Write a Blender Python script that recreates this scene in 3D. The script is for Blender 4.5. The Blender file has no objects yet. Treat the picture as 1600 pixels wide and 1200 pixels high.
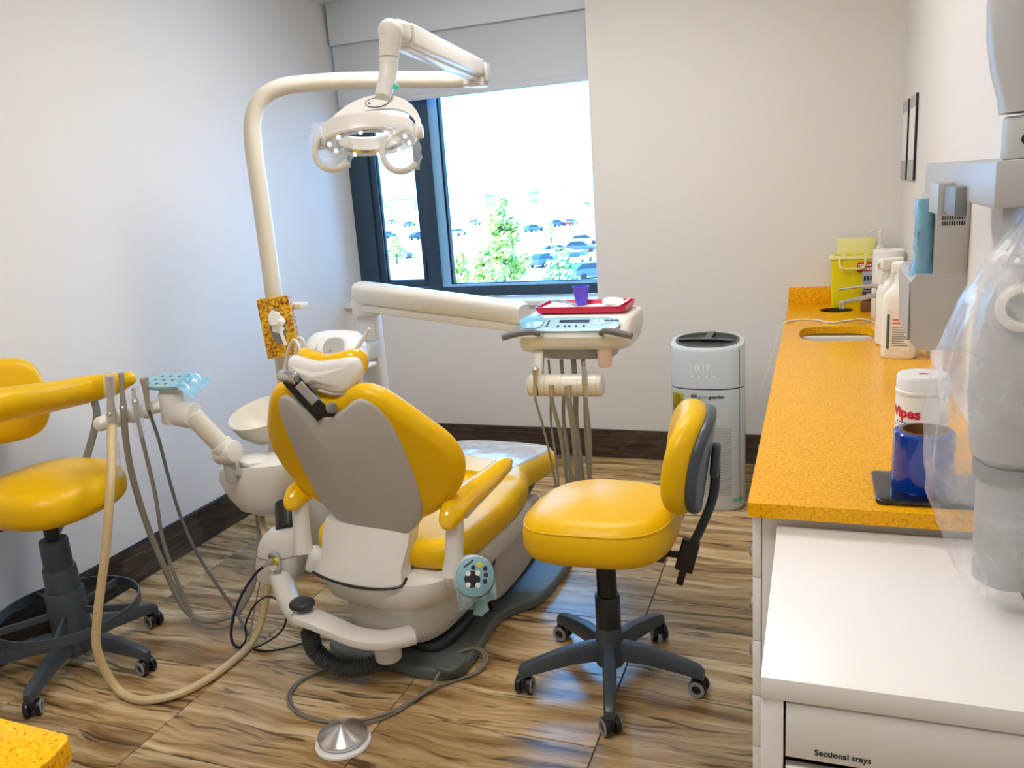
import bpy, bmesh, math, random
from mathutils import Vector, Matrix, Euler, noise as mnoise

# ------------------------------------------------------------------ camera, sky, sun, lights, exposure
sc = bpy.context.scene
COL = sc.collection
CAM_H = 1.58
YAW, PITCH, ROLL, FPX = 0.362622, 0.233420, -0.070683, 1275.57
def cam_axes():
    cy, sy, cp, sp = math.cos(YAW), math.sin(YAW), math.cos(PITCH), math.sin(PITCH)
    f = Vector((-sy * cp, cy * cp, -sp)); r = Vector((cy, sy, 0)); u = r.cross(f)
    cr, sr = math.cos(ROLL), math.sin(ROLL)
    return cr * r + sr * u, cr * u - sr * r, f
AR, AU, AF = cam_axes()
cam_data = bpy.data.cameras.new('camera')
cam = bpy.data.objects.new('camera', cam_data); COL.objects.link(cam)
rot = Matrix((AR, AU, -AF)).transposed()
cam.matrix_world = Matrix.Translation((0, 0, CAM_H)) @ rot.to_4x4()
cam_data.sensor_width = 36; cam_data.lens = FPX / 1600 * 36
cam_data.clip_start = 0.05; cam_data.clip_end = 2000
sc.camera = cam
vs = sc.view_settings
vs.view_transform = 'Standard'; vs.look = 'None'; vs.exposure = 0.0; vs.gamma = 1.0; vs.use_curve_mapping = False

SKY_STRENGTH = 1.0
SUN_STRENGTH = 17.0
PANEL_STRENGTH = 16.2
world = bpy.data.worlds.new('sky'); sc.world = world; world.use_nodes = True
wn = world.node_tree; wn.nodes.clear()
wo = wn.nodes.new('ShaderNodeOutputWorld'); wb = wn.nodes.new('ShaderNodeBackground')
wb.inputs[0].default_value = (1.25, 4.9, 10.6, 1); wb.inputs[1].default_value = SKY_STRENGTH
wn.links.new(wb.outputs[0], wo.inputs[0])
sun_d = bpy.data.lights.new('sun', 'SUN'); sun_d.energy = SUN_STRENGTH; sun_d.angle = 0.01; sun_d.color = (1, .95, .86)
sun = bpy.data.objects.new('sun', sun_d); COL.objects.link(sun)
sun.rotation_euler = (math.radians(42), 0, math.radians(-28)); sun.location = (0, -5, 30)

def ray(x, y):
    return (AR * (x - 800) + AU * (600 - y) + AF * FPX).normalized()
O = Vector((0, 0, CAM_H))
def at(x, y, Y):
    d = ray(x, y); return O + d * (Y / d.y)
def atz(x, y, z):
    d = ray(x, y); return O + d * ((z - CAM_H) / d.z)
def atx(x, y, X):
    d = ray(x, y); return O + d * (X / d.x)
def lerp(a, b, t): return a + (b - a) * t

# ------------------------------------------------------------------ materials
def lin(c):
    return tuple(((v / 255) / 12.92 if v / 255 <= .04045 else ((v / 255 + .055) / 1.055) ** 2.4) for v in c) + (1,)
MATS = {}
def mat(name, col, rough=.5, metal=0., var=.06, vscale=12., bump=0., bscale=250., coat=0., alpha=1., spec=.5, emit=0., trans=0.):
    m = bpy.data.materials.new(name); m.use_nodes = True; MATS[name] = m
    nt = m.node_tree; p = nt.nodes['Principled BSDF']
    p.inputs['Roughness'].default_value = rough; p.inputs['Metallic'].default_value = metal
    p.inputs['Coat Weight'].default_value = coat; p.inputs['Coat Roughness'].default_value = .08
    p.inputs['Specular IOR Level'].default_value = spec
    p.inputs['Alpha'].default_value = alpha; p.inputs['Transmission Weight'].default_value = trans
    c = lin(col)
    tc = nt.nodes.new('ShaderNodeTexCoord'); n = nt.nodes.new('ShaderNodeTexNoise')
    n.inputs['Scale'].default_value = vscale; n.inputs['Detail'].default_value = 3
    nt.links.new(tc.outputs['Object'], n.inputs['Vector'])
    mx = nt.nodes.new('ShaderNodeMix'); mx.data_type = 'RGBA'
    mx.inputs[6].default_value = tuple(v * (1 - var) for v in c[:3]) + (1,)
    mx.inputs[7].default_value = tuple(min(1, v * (1 + var)) for v in c[:3]) + (1,)
    nt.links.new(n.outputs['Fac'], mx.inputs[0]); nt.links.new(mx.outputs[2], p.inputs['Base Color'])
    if emit:
        p.inputs['Emission Color'].default_value = c; p.inputs['Emission Strength'].default_value = emit
    if bump:
        n2 = nt.nodes.new('ShaderNodeTexNoise'); n2.inputs['Scale'].default_value = bscale; n2.inputs['Detail'].default_value = 2
        nt.links.new(tc.outputs['Object'], n2.inputs['Vector'])
        b = nt.nodes.new('ShaderNodeBump'); b.inputs['Strength'].default_value = bump; b.inputs['Distance'].default_value = .002
        nt.links.new(n2.outputs['Fac'], b.inputs['Height']); nt.links.new(b.outputs[0], p.inputs['Normal'])
    return m

def film_mat(name, col, fac, rough=.15):
    m = bpy.data.materials.new(name); m.use_nodes = True; MATS[name] = m
    nt = m.node_tree; p = nt.nodes['Principled BSDF']; out = nt.nodes['Material Output']
    p.inputs['Base Color'].default_value = lin(col); p.inputs['Roughness'].default_value = rough
    p.inputs['Specular IOR Level'].default_value = .8
    tr = nt.nodes.new('ShaderNodeBsdfTransparent'); mx = nt.nodes.new('ShaderNodeMixShader')
    tc = nt.nodes.new('ShaderNodeTexCoord'); n = nt.nodes.new('ShaderNodeTexNoise'); n.inputs['Scale'].default_value = 9
    n.inputs['Detail'].default_value = 4; n.inputs['Distortion'].default_value = 1.5
    nt.links.new(tc.outputs['Object'], n.inputs['Vector'])
    mr = nt.nodes.new('ShaderNodeMapRange'); mr.inputs[3].default_value = max(0, fac - .16); mr.inputs[4].default_value = fac + .16
    mr.inputs[1].default_value = .3; mr.inputs[2].default_value = .7
    nt.links.new(n.outputs['Fac'], mr.inputs[0]); nt.links.new(mr.outputs[0], mx.inputs[0])
    nt.links.new(tr.outputs[0], mx.inputs[1]); nt.links.new(p.outputs[0], mx.inputs[2]); nt.links.new(mx.outputs[0], out.inputs[0])
    return m

def glass_mat(name, tint=(1, 1, 1), rough=.02, gloss=.06):
    m = bpy.data.materials.new(name); m.use_nodes = True; MATS[name] = m
    nt = m.node_tree; nt.nodes.clear(); out = nt.nodes.new('ShaderNodeOutputMaterial')
    tr = nt.nodes.new('ShaderNodeBsdfTransparent'); tr.inputs[0].default_value = (*tint, 1)
    g = nt.nodes.new('ShaderNodeBsdfGlossy'); g.inputs['Roughness'].default_value = rough
    fr = nt.nodes.new('ShaderNodeFresnel'); fr.inputs[0].default_value = 1.25
    mx = nt.nodes.new('ShaderNodeMixShader')
    nt.links.new(fr.outputs[0], mx.inputs[0]); nt.links.new(tr.outputs[0], mx.inputs[1]); nt.links.new(g.outputs[0], mx.inputs[2])
    nt.links.new(mx.outputs[0], out.inputs[0])
    return m

def wood_mat(name, stops, sx, sy, rough, per_obj=True, crack=(.05, .03, .02), axis='X', crack_amt=.8):
    m = bpy.data.materials.new(name); m.use_nodes = True; MATS[name] = m
    nt = m.node_tree; L = nt.links.new; p = nt.nodes['Principled BSDF']; p.inputs['Roughness'].default_value = rough
    tc = nt.nodes.new('ShaderNodeTexCoord'); oi = nt.nodes.new('ShaderNodeObjectInfo')
    off = nt.nodes.new('ShaderNodeVectorMath'); off.operation = 'MULTIPLY'; off.inputs[1].default_value = (31, 17, 23)
    cmb = nt.nodes.new('ShaderNodeCombineXYZ')
    for i in range(3): L(oi.outputs['Random'], cmb.inputs[i])
    L(cmb.outputs[0], off.inputs[0])
    add = nt.nodes.new('ShaderNodeVectorMath'); add.operation = 'ADD'
    L(tc.outputs['Object'], add.inputs[0]); L(off.outputs[0], add.inputs[1])
    # slow warp, so that the grain wanders
    wz = nt.nodes.new('ShaderNodeTexNoise'); wz.inputs['Scale'].default_value = 2.2; wz.inputs['Detail'].default_value = 2
    L(add.outputs[0], wz.inputs['Vector'])
    wm = nt.nodes.new('ShaderNodeVectorMath'); wm.operation = 'MULTIPLY_ADD'
    wm.inputs[1].default_value = (.06, .13, .06); L(wz.outputs['Color'], wm.inputs[0]); L(add.outputs[0], wm.inputs[2])
    mp = nt.nodes.new('ShaderNodeMapping'); mp.inputs['Scale'].default_value = (sx, sy, sy) if axis == 'X' else (sy, sx, sy)
    L(wm.outputs[0], mp.inputs[0])
    n1 = nt.nodes.new('ShaderNodeTexNoise'); n1.inputs['Scale'].default_value = 1; n1.inputs['Detail'].default_value = 7
    n1.inputs['Roughness'].default_value = .62; n1.inputs['Distortion'].default_value = .6
    L(mp.outputs[0], n1.inputs['Vector'])
    cr = nt.nodes.new('ShaderNodeValToRGB'); L(n1.outputs['Fac'], cr.inputs[0])
    els = cr.color_ramp.elements
    els[0].position, els[0].color = stops[0][0], lin(stops[0][1])
    els[1].position, els[1].color = stops[-1][0], lin(stops[-1][1])
    for pos, c in stops[1:-1]:
        e = els.new(pos); e.color = lin(c)
    mp2 = nt.nodes.new('ShaderNodeMapping'); mp2.inputs['Scale'].default_value = (sx * 1.6, sy * 2.2, sy * 2.2) if axis == 'X' else (sy * 2.2, sx * 1.6, sy * 2.2)
    L(wm.outputs[0], mp2.inputs[0])
    n2 = nt.nodes.new('ShaderNodeTexNoise'); n2.inputs['Scale'].default_value = 1; n2.inputs['Detail'].default_value = 5; n2.inputs['Distortion'].default_value = 1.1
    L(mp2.outputs[0], n2.inputs['Vector'])
    r2 = nt.nodes.new('ShaderNodeValToRGB'); L(n2.outputs['Fac'], r2.inputs[0])
    r2.color_ramp.elements[0].position = .34; r2.color_ramp.elements[0].color = (crack_amt,) * 3 + (1,)
    r2.color_ramp.elements[1].position = .44; r2.color_ramp.elements[1].color = (0, 0, 0, 1)
    mx = nt.nodes.new('ShaderNodeMix'); mx.data_type = 'RGBA'; mx.inputs[7].default_value = lin(crack)
    L(r2.outputs[0], mx.inputs[0]); L(cr.outputs[0], mx.inputs[6])
    hs = nt.nodes.new('ShaderNodeHueSaturation')
    mr = nt.nodes.new('ShaderNodeMapRange'); mr.inputs[3].default_value = .86; mr.inputs[4].default_value = 1.14
    L(oi.outputs['Random'], mr.inputs[0]); L(mr.outputs[0], hs.inputs['Value']); L(mx.outputs[2], hs.inputs['Color'])
    L(hs.outputs[0], p.inputs['Base Color'])
    b = nt.nodes.new('ShaderNodeBump'); b.inputs['Strength'].default_value = .12; b.inputs['Distance'].default_value = .002
    L(n2.outputs['Fac'], b.inputs['Height']); L(b.outputs[0], p.inputs['Normal'])
    return m

def quartz_mat(name):
    m = bpy.data.materials.new(name); m.use_nodes = True; MATS[name] = m
    nt = m.node_tree; L = nt.links.new; p = nt.nodes['Principled BSDF']; p.inputs['Roughness'].default_value = .2; p.inputs['Specular IOR Level'].default_value = .18
    tc = nt.nodes.new('ShaderNodeTexCoord')
    n = nt.nodes.new('ShaderNodeTexNoise'); n.inputs['Scale'].default_value = 160; n.inputs['Detail'].default_value = 3
    L(tc.outputs['Object'], n.inputs['Vector'])
    r = nt.nodes.new('ShaderNodeValToRGB'); L(n.outputs['Fac'], r.inputs[0])
    e = r.color_ramp.elements
    e[0].position = .30; e[0].color = lin((186, 112, 12)); e[1].position = .42; e[1].color = lin((234, 166, 8))
    x = e.new(.62); x.color = lin((240, 176, 14)); x = e.new(.72); x.color = lin((250, 205, 80))
    v = nt.nodes.new('ShaderNodeTexVoronoi'); v.inputs['Scale'].default_value = 95; L(tc.outputs['Object'], v.inputs['Vector'])
    r2 = nt.nodes.new('ShaderNodeValToRGB'); L(v.outputs['Distance'], r2.inputs[0])
    r2.color_ramp.elements[0].position = .10; r2.color_ramp.elements[0].color = (.75,) * 3 + (1,)
    r2.color_ramp.elements[1].position = .17; r2.color_ramp.elements[1].color = (0, 0, 0, 1)
    mx = nt.nodes.new('ShaderNodeMix'); mx.data_type = 'RGBA'; mx.inputs[7].default_value = lin((150, 84, 10))
    L(r2.outputs[0], mx.inputs[0]); L(r.outputs[0], mx.inputs[6]); L(mx.outputs[2], p.inputs['Base Color'])
    return m

def tissue_print_mat(name):
    m = bpy.data.materials.new(name); m.use_nodes = True; MATS[name] = m
    nt = m.node_tree; L = nt.links.new; p = nt.nodes['Principled BSDF']; p.inputs['Roughness'].default_value = .5
    tc = nt.nodes.new('ShaderNodeTexCoord')
    v = nt.nodes.new('ShaderNodeTexVoronoi'); v.inputs['Scale'].default_value = 70; L(tc.outputs['Object'], v.inputs['Vector'])
    n = nt.nodes.new('ShaderNodeTexNoise'); n.inputs['Scale'].default_value = 60; n.inputs['Detail'].default_value = 4; n.inputs['Distortion'].default_value = 2
    L(tc.outputs['Object'], n.inputs['Vector'])
    mu = nt.nodes.new('ShaderNodeMath'); mu.operation = 'MULTIPLY_ADD'; mu.inputs[1].default_value = .5
    L(v.outputs['Distance'], mu.inputs[0]); L(n.outputs['Fac'], mu.inputs[2])
    r = nt.nodes.new('ShaderNodeValToRGB'); L(mu.outputs[0], r.inputs[0]); e = r.color_ramp.elements
    e[0].position = .50; e[0].color = lin((236, 194, 24)); e[1].position = .98; e[1].color = lin((110, 62, 8))
    x = e.new(.70); x.color = lin((222, 172, 16)); x = e.new(.84); x.color = lin((176, 112, 12))
    L(r.outputs[0], p.inputs['Base Color'])
    return m

def brushed_radial(name):
    m = bpy.data.materials.new(name); m.use_nodes = True; MATS[name] = m
    nt = m.node_tree; L = nt.links.new; p = nt.nodes['Principled BSDF']
    p.inputs['Metallic'].default_value = 1; p.inputs['Roughness'].default_value = .3; p.inputs['Base Color'].default_value = (.72, .72, .73, 1)
    p.inputs['Anisotropic'].default_value = .9; p.inputs['Anisotropic Rotation'].default_value = .25
    tg = nt.nodes.new('ShaderNodeTangent'); tg.direction_type = 'RADIAL'; tg.axis = 'Z'; L(tg.outputs[0], p.inputs['Tangent'])
    return m

def leaf_mat(name, a, b):
    m = bpy.data.materials.new(name); m.use_nodes = True; MATS[name] = m
    nt = m.node_tree; L = nt.links.new; p = nt.nodes['Principled BSDF']; p.inputs['Roughness'].default_value = .6
    oi = nt.nodes.new('ShaderNodeTexCoord'); n = nt.nodes.new('ShaderNodeTexNoise'); n.inputs['Scale'].default_value = 1.3
    L(oi.outputs['Object'], n.inputs['Vector'])
    r = nt.nodes.new('ShaderNodeValToRGB'); L(n.outputs['Fac'], r.inputs[0])
    r.color_ramp.elements[0].position = .35; r.color_ramp.elements[0].color = lin(a)
    r.color_ramp.elements[1].position = .65; r.color_ramp.elements[1].color = lin(b)
    L(r.outputs[0], p.inputs['Base Color'])
    return m

mat('wall', (226, 222, 216), .75, var=.012, vscale=3, bump=.05, bscale=300)
mat('ceiling', (235, 234, 230), .9, var=.02)
mat('grout', (84, 70, 56), .9, var=.15, vscale=60); mat('grout_light', (128, 118, 106), .9)
wood_mat('floor_tile', [(.26, (84, 60, 34)), (.40, (146, 114, 72)), (.50, (180, 148, 102)), (.60, (202, 176, 132)), (.74, (224, 206, 172))], 1.5, 16, .24, crack=(56, 38, 20), crack_amt=.8)
wood_mat('base_tile', [(.30, (40, 32, 27)), (.50, (70, 58, 50)), (.72, (108, 95, 84))], 2.0, 42, .35, crack=(16, 12, 10))
quartz_mat('quartz'); tissue_print_mat('tissue_print'); brushed_radial('brushed_steel')
mat('frame_dark', (42, 66, 86), .38, var=.05); mat('frame_skylit', (140, 196, 234), .4, var=.03)  # second tone: window frame with blue sky light painted into its colour
mat('gasket', (14, 20, 26), .6)
mat('sill', (222, 224, 224), .35, var=.02)
mat('blind', (208, 212, 216), .8, var=.015, bump=.1, bscale=900); mat('lit_fabric', (222, 227, 231), .6, var=.01)  # second tone: blind fabric painted lighter above the shadow line
glass_mat('glass')
mat('vinyl', (230, 182, 0), .36, var=.03, vscale=6, bump=.06, bscale=500, spec=.30)
mat('vinyl_gloss', (238, 188, 0), .13, var=.03, vscale=6, coat=.4)
mat('seam', (196, 148, 6), .45)
mat('shell_grey', (180, 176, 170), .38, var=.02)
mat('white_plastic', (222, 219, 212), .30, var=.02); mat('cream_plastic', (216, 210, 194), .32, var=.02)
mat('bright_plastic', (236, 236, 234), .28, var=.01)
mat('grey_plastic', (176, 176, 174), .4, var=.02); mat('mid_grey', (128, 130, 130), .45)
mat('dark_grey', (92, 100, 98), .42, var=.05); mat('charcoal', (44, 50, 54), .42, var=.06)
mat('stool_grey', (62, 72, 80), .36, var=.05); mat('stool_dark', (34, 38, 44), .4, var=.05)
mat('black', (14, 15, 17), .35); mat('black_gloss', (10, 11, 14), .06, coat=.5); mat('rubber', (24, 25, 27), .6)
mat('caster_ring', (140, 146, 150), .4)
mat('chrome', (205, 206, 208), .12, metal=1, var=.02); mat('steel', (170, 170, 168), .28, metal=1, var=.05); mat('satin_metal', (196, 194, 188), .32, metal=1)
mat('hose_beige', (204, 182, 136), .4); mat('hose_grey', (140, 136, 126), .45); mat('hose_dark', (104, 104, 102), .45)
mat('cable_navy', (24, 22, 60), .4); mat('cable_black', (18, 18, 22), .45); mat('cord_white', (228, 222, 206), .4); mat('cord_grey', (128, 120, 108), .5)
mat('console_blue', (138, 182, 196), .22, var=.03); mat('ink', (30, 38, 44), .5); mat('lcd', (22, 52, 78), .4, spec=.2)
mat('teal', (70, 200, 170), .3); mat('blue_cap', (66, 128, 168), .35)
mat('red_tray', (212, 16, 62), .25); mat('purple_cup', (92, 70, 206), .4); mat('paper', (240, 238, 236), .8, var=.02); mat('paper_cup', (228, 200, 178), .6)
mat('ink_red', (204, 84, 60), .6); mat('tissue', (246, 246, 246), .8, var=.03, vscale=30)
mat('sharps', (232, 214, 0), .35, var=.04, alpha=1); mat('sharps_lid', (236, 226, 150), .35)
mat('label_red', (190, 12, 16), .4); mat('label_yellow', (226, 210, 10), .45); mat('label_silver', (150, 166, 186), .4)
mat('label_plum', (74, 20, 60), .4); mat('cardboard', (120, 78, 34), .7); mat('label_white', (232, 228, 214), .5); mat('label_blue', (52, 58, 140), .4)
mat('text_white', (245, 245, 245), .5); mat('text_red', (206, 20, 56), .5); mat('text_pink', (216, 120, 110), .5); mat('text_green', (70, 96, 88), .5)
mat('bottle_white', (234, 232, 222), .38, var=.02)
mat('roll_blue', (0, 52, 150), .12, var=.08, coat=.5); mat('roll_edge', (130, 150, 180), .4)
mat('purifier', (206, 212, 216), .25, var=.01); mat('purifier_line', (60, 64, 68), .4); mat('lcd_white', (236, 240, 246), .4)
mat('perforated', (52, 54, 54), .6); mat('sticker', (196, 180, 20), .5, var=.2, vscale=80); mat('mint_tape', (110, 190, 166), .5)
mat('cabinet_white', (236, 234, 230), .32, var=.01); mat('cabinet_line', (54, 52, 50), .7)
mat('led', (255, 255, 255), .2, emit=1.6)
mat('lamp_face', (214, 212, 208), .25); mat('mirror_plate', (150, 142, 140), .15, metal=.9)
film_mat('bag', (238, 242, 248), .24, .12); film_mat('film_clear', (235, 242, 248), .22, .08); film_mat('film_blue', (120, 196, 232), .62, .15); film_mat('film_aqua', (170, 220, 224), .2, .1); film_mat('film_sheet', (226, 228, 230), .66, .14)
mat('light_panel', (255, 252, 249), .5, emit=PANEL_STRENGTH)
mat('asphalt', (168, 166, 164), .9, var=.1, vscale=.3); mat('grass', (120, 150, 70), .9, var=.2, vscale=.5); mat('road_line', (240, 240, 238), .8)
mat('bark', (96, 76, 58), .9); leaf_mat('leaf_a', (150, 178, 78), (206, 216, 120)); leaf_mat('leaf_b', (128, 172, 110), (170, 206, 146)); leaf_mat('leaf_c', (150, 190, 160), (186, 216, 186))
mat('car_navy', (52, 72, 116), .25, coat=.6); mat('car_silver', (150, 156, 164), .25, coat=.5); mat('car_red', (120, 20, 26), .25, coat=.5); mat('car_black', (18, 20, 24), .25, coat=.5); mat('car_white', (220, 222, 226), .25, coat=.5); mat('car_glass', (24, 32, 42), .08)
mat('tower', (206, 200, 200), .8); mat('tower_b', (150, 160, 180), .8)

# ------------------------------------------------------------------ geometry helpers
def frame(o, z, xh=Vector((1, 0, 0))):
    z = Vector(z).normalized(); xh = Vector(xh)
    x = xh - z * xh.dot(z)
    if x.length < 1e-5: xh = Vector((0, 1, 0)); x = xh - z * xh.dot(z)
    x.normalize(); y = z.cross(x)
    M = Matrix((x, y, z)).transposed().to_4x4(); M.translation = Vector(o); return M
def rotz(o, deg):
    return Matrix.Translation(Vector(o)) @ Matrix.Rotation(math.radians(deg), 4, 'Z')

def spline(pts, n=6, closed=False):
    pts = [Vector(p) for p in pts]; out = []; N = len(pts)
    if N < 3 and not closed: return pts
    rng = range(N if closed else N - 1)
    for i in rng:
        g = lambda k: pts[k % N] if closed else pts[max(0, min(N - 1, k))]
        a, b, c, d = g(i - 1), g(i), g(i + 1), g(i + 2)
        for k in range(n):
            t = k / n
            out.append(.5 * ((2 * b) + (c - a) * t + (2 * a - 5 * b + 4 * c - d) * t * t + (3 * b - a - 3 * c + d) * t ** 3))
    if not closed: out.append(pts[-1])
    return out
def superell(w, h, e=4., n=48):
    o = []
    for i in range(n):
        t = 2 * math.pi * i / n; c, s = math.cos(t), math.sin(t)
        o.append((w / 2 * math.copysign(abs(c) ** (2 / e), c), h / 2 * math.copysign(abs(s) ** (2 / e), s)))
    return o
def rrect(w, h, r, k=5):
    o = []
    for cx, cy, a in ((w/2-r, h/2-r, 0), (-w/2+r, h/2-r, 90), (-w/2+r, -h/2+r, 180), (w/2-r, -h/2+r, 270)):
        for i in range(k + 1):
            t = math.radians(a + 90 * i / k); o.append((cx + r * math.cos(t), cy + r * math.sin(t)))
    return o
def mirror_outline(half):      # half: (x>=0) points from bottom centre to top centre; returns a smooth closed CCW outline
    pts = list(half) + [(-x, y) for x, y in reversed(half) if x > 1e-6]
    return [(p.x, p.y) for p in spline([(x, y, 0) for x, y in pts], 4, True)]
def circ(r, n=24): return [(r * math.cos(2*math.pi*i/n), r * math.sin(2*math.pi*i/n)) for i in range(n)]

class G:
    def __init__(s): s.v = []; s.f = []
    def add(s, vs, fs, M=None):
        k = len(s.v)
        for p in vs:
            p = Vector(p); s.v.append(M @ p if M is not None else p)
        s.f += [tuple(i + k for i in f) for f in fs]; return s
    def bm(s, bm, M=None):
        bm.verts.index_update(); s.add([v.co.copy() for v in bm.verts], [[v.index for v in f.verts] for f in bm.faces], M); bm.free(); return s
    def box(s, size, c=(0, 0, 0), M=None, bev=0., seg=2):
        b = bmesh.new(); bmesh.ops.create_cube(b, size=1)
        for v in b.verts: v.co = Vector((v.co.x*size[0], v.co.y*size[1], v.co.z*size[2])) + Vector(c)
        if bev > 0: bmesh.ops.bevel(b, geom=b.edges[:], offset=bev, segments=seg, affect='EDGES', profile=.5)
        return s.bm(b, M)
    def bx(s, x0, x1, y0, y1, z0, z1, bev=0., M=None, seg=2):
        return s.box((x1-x0, y1-y0, z1-z0), ((x0+x1)/2, (y0+y1)/2, (z0+z1)/2), M, bev, seg)
    def beam(s, a, b, w, h, up=(0, 0, 1), bev=0., seg=3):
        a, b = Vector(a), Vector(b); M = frame((a + b) / 2, b - a, Vector(up).cross(b - a))
        return s.box((w, h, (b - a).length), (0, 0, 0), M, bev, seg)
    def lathe(s, prof, M=None, n=24):
        rings = []; vs = []; fs = []
        for r, z in prof:
            if r < 1e-6: rings.append([len(vs)]); vs.append((0, 0, z))
            else:
                k = len(vs); vs += [(r*math.cos(2*math.pi*i/n), r*math.sin(2*math.pi*i/n), z) for i in range(n)]; rings.append(list(range(k, k+n)))
        for A, B in zip(rings, rings[1:]):
            for i in range(n):
                j = (i + 1) % n
                if len(A) == 1 and len(B) == 1: continue
                if len(A) == 1: fs.append((A[0], B[j], B[i]))
                elif len(B) == 1: fs.append((A[i], A[j], B[0]))
                else: fs.append((A[i], A[j], B[j], B[i]))
        return s.add(vs, fs, M)
    def cyl(s, a, b, r, r2=None, n=20, bev=0.):
        a, b = Vector(a), Vector(b); h = (b - a).length; r2 = r if r2 is None else r2; M = frame(a, b - a)
        if bev: p = [(0, 0), (r-bev, 0), (r-bev*.3, bev*.3), (r, bev), (r2, h-bev), (r2-bev*.3, h-bev*.3), (r2-bev, h), (0, h)]
        else: p = [(0, 0), (r, 0), (r2, h), (0, h)]
        return s.lathe(p, M, n)
    def loft(s, rings, cap=True, closed=False):
        n = len(rings[0]); vs = [p for r in rings for p in r]; fs = []
        m = len(rings)
        for k in range(m if closed else m - 1):
            A, B = k * n, ((k + 1) % m) * n
            for i in range(n):
                j = (i + 1) % n; fs.append((A+i, A+j, B+j, B+i))
        if cap and not closed:
            for base, rev in ((0, True), ((m-1)*n, False)):
                c = sum((Vector(vs[base+i]) for i in range(n)), Vector()) / n; ci = len(vs); vs.append(c)
                for i in range(n):
                    j = (i + 1) % n; fs.append((ci, base+j, base+i) if rev else (ci, base+i, base+j))
        return s.add(vs, fs)
    def tube(s, pts, r, n=10, sub=6, closed=False, flat=1., cap=True, raw=False):
        P = [Vector(p) for p in pts] if raw else spline(pts, sub, closed); N = len(P)
        if isinstance(r, (list, tuple)):
            R = []
            for i in range(N):
                t = i / (N - 1) * (len(r) - 1); k = min(int(t), len(r) - 2); R.append(r[k] + (r[k+1] - r[k]) * (t - k))
        else: R = [r] * N
        T = [((P[(i+1) % N] if closed or i < N-1 else P[i]) - (P[i-1] if closed or i > 0 else P[i])).normalized() for i in range(N)]
        x = T[0].orthogonal().normalized(); rings = []
        for i in range(N):
            x = (x - T[i] * x.dot(T[i])).normalized(); y = T[i].cross(x)
            rings.append([P[i] + x * R[i] * math.cos(2*math.pi*k/n) + y * R[i] * flat * math.sin(2*math.pi*k/n) for k in range(n)])
        return s.loft(rings, cap, closed)
    def slab(s, out, z0, z1, r=.01, crown=0., M=None, fn=None, k=4, inner=4, crown_b=0.):
        out = [Vector((p[0], p[1])) for p in out]; n = len(out)
        A = sum(out[i].x * out[(i+1) % n].y - out[(i+1) % n].x * out[i].y for i in range(n))
        if A < 0: out.reverse()
        nor = []
        for i in range(n):
            t = out[(i+1) % n] - out[i-1]; t = t.normalized() if t.length > 1e-9 else Vector((1, 0)); nor.append(Vector((-t.y, t.x)))
        cen = sum(out, Vector((0, 0))) / n
        def ring(ins, z, sc=1.):
            rr = []
            for i in range(n):
                p = out[i] + nor[i] * ins; p = cen + (p - cen) * sc; rr.append(Vector((p.x, p.y, z)))
            return rr
        rings = []
        for i in range(inner): sc = .06 + .94 * i / inner; rings.append(ring(r, z0 - crown_b * (1 - sc * sc), sc))
        for i in range(k + 1): a = math.pi/2 * i / k; rings.append(ring(r * (1 - math.sin(a)), z0 + r * (1 - math.cos(a))))
        for i in range(k + 1): a = math.pi/2 * i / k; rings.append(ring(r * (1 - math.cos(a)), z1 - r * (1 - math.sin(a))))
        for i in range(inner): sc = 1 - .94 * (i + 1) / inner; rings.append(ring(r, z1 + crown * (1 - sc * sc), sc))
        if fn: rings = [[Vector(fn(p)) for p in rr] for rr in rings]
        if M is not None: rings = [[M @ p for p in rr] for rr in rings]
        return s.loft(rings)
    def sphere(s, c, r, n=16, m=10, M=None):
        r = (r, r, r) if not isinstance(r, (tuple, list)) else r
        vs = []; fs = []
        rings = []
        prof = [(math.sin(math.pi*i/m), -math.cos(math.pi*i/m)) for i in range(m+1)]
        g = G().lathe(prof, None, n)
        X = Matrix.Translation(Vector(c)) @ Matrix.Diagonal((r[0], r[1], r[2], 1))
        if M is not None: X = M @ X
        return s.add(g.v, g.f, X)
    def plate(s, outer, holes, z0, z1, M=None):
        b = bmesh.new(); es = []
        for loop in [outer] + holes:
            vv = [b.verts.new((p[0], p[1], z1)) for p in loop]
            es += [b.edges.new((vv[i], vv[(i+1) % len(vv)])) for i in range(len(vv))]
        r = bmesh.ops.triangle_fill(b, use_beauty=True, use_dissolve=False, edges=es)
        fs = [f for f in r['geom'] if isinstance(f, bmesh.types.BMFace)]
        for f in fs:
            if f.normal.z < 0: f.normal_flip()
        e = bmesh.ops.extrude_face_region(b, geom=fs)
        for v in [v for v in e['geom'] if isinstance(v, bmesh.types.BMVert)]: v.co.z = z0
        bmesh.ops.recalc_face_normals(b, faces=b.faces[:])
        return s.bm(b, M)
    def mesh(s, name, inv=None, angle=35):
        me = bpy.data.meshes.new(name)
        me.from_pydata([inv @ p if inv is not None else p for p in s.v], [], s.f); me.update()
        b = bmesh.new(); b.from_mesh(me); bmesh.ops.recalc_face_normals(b, faces=b.faces[:]); b.to_mesh(me); b.free()
        me.shade_smooth(); me.set_sharp_from_angle(angle=math.radians(angle))
        return me

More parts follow.
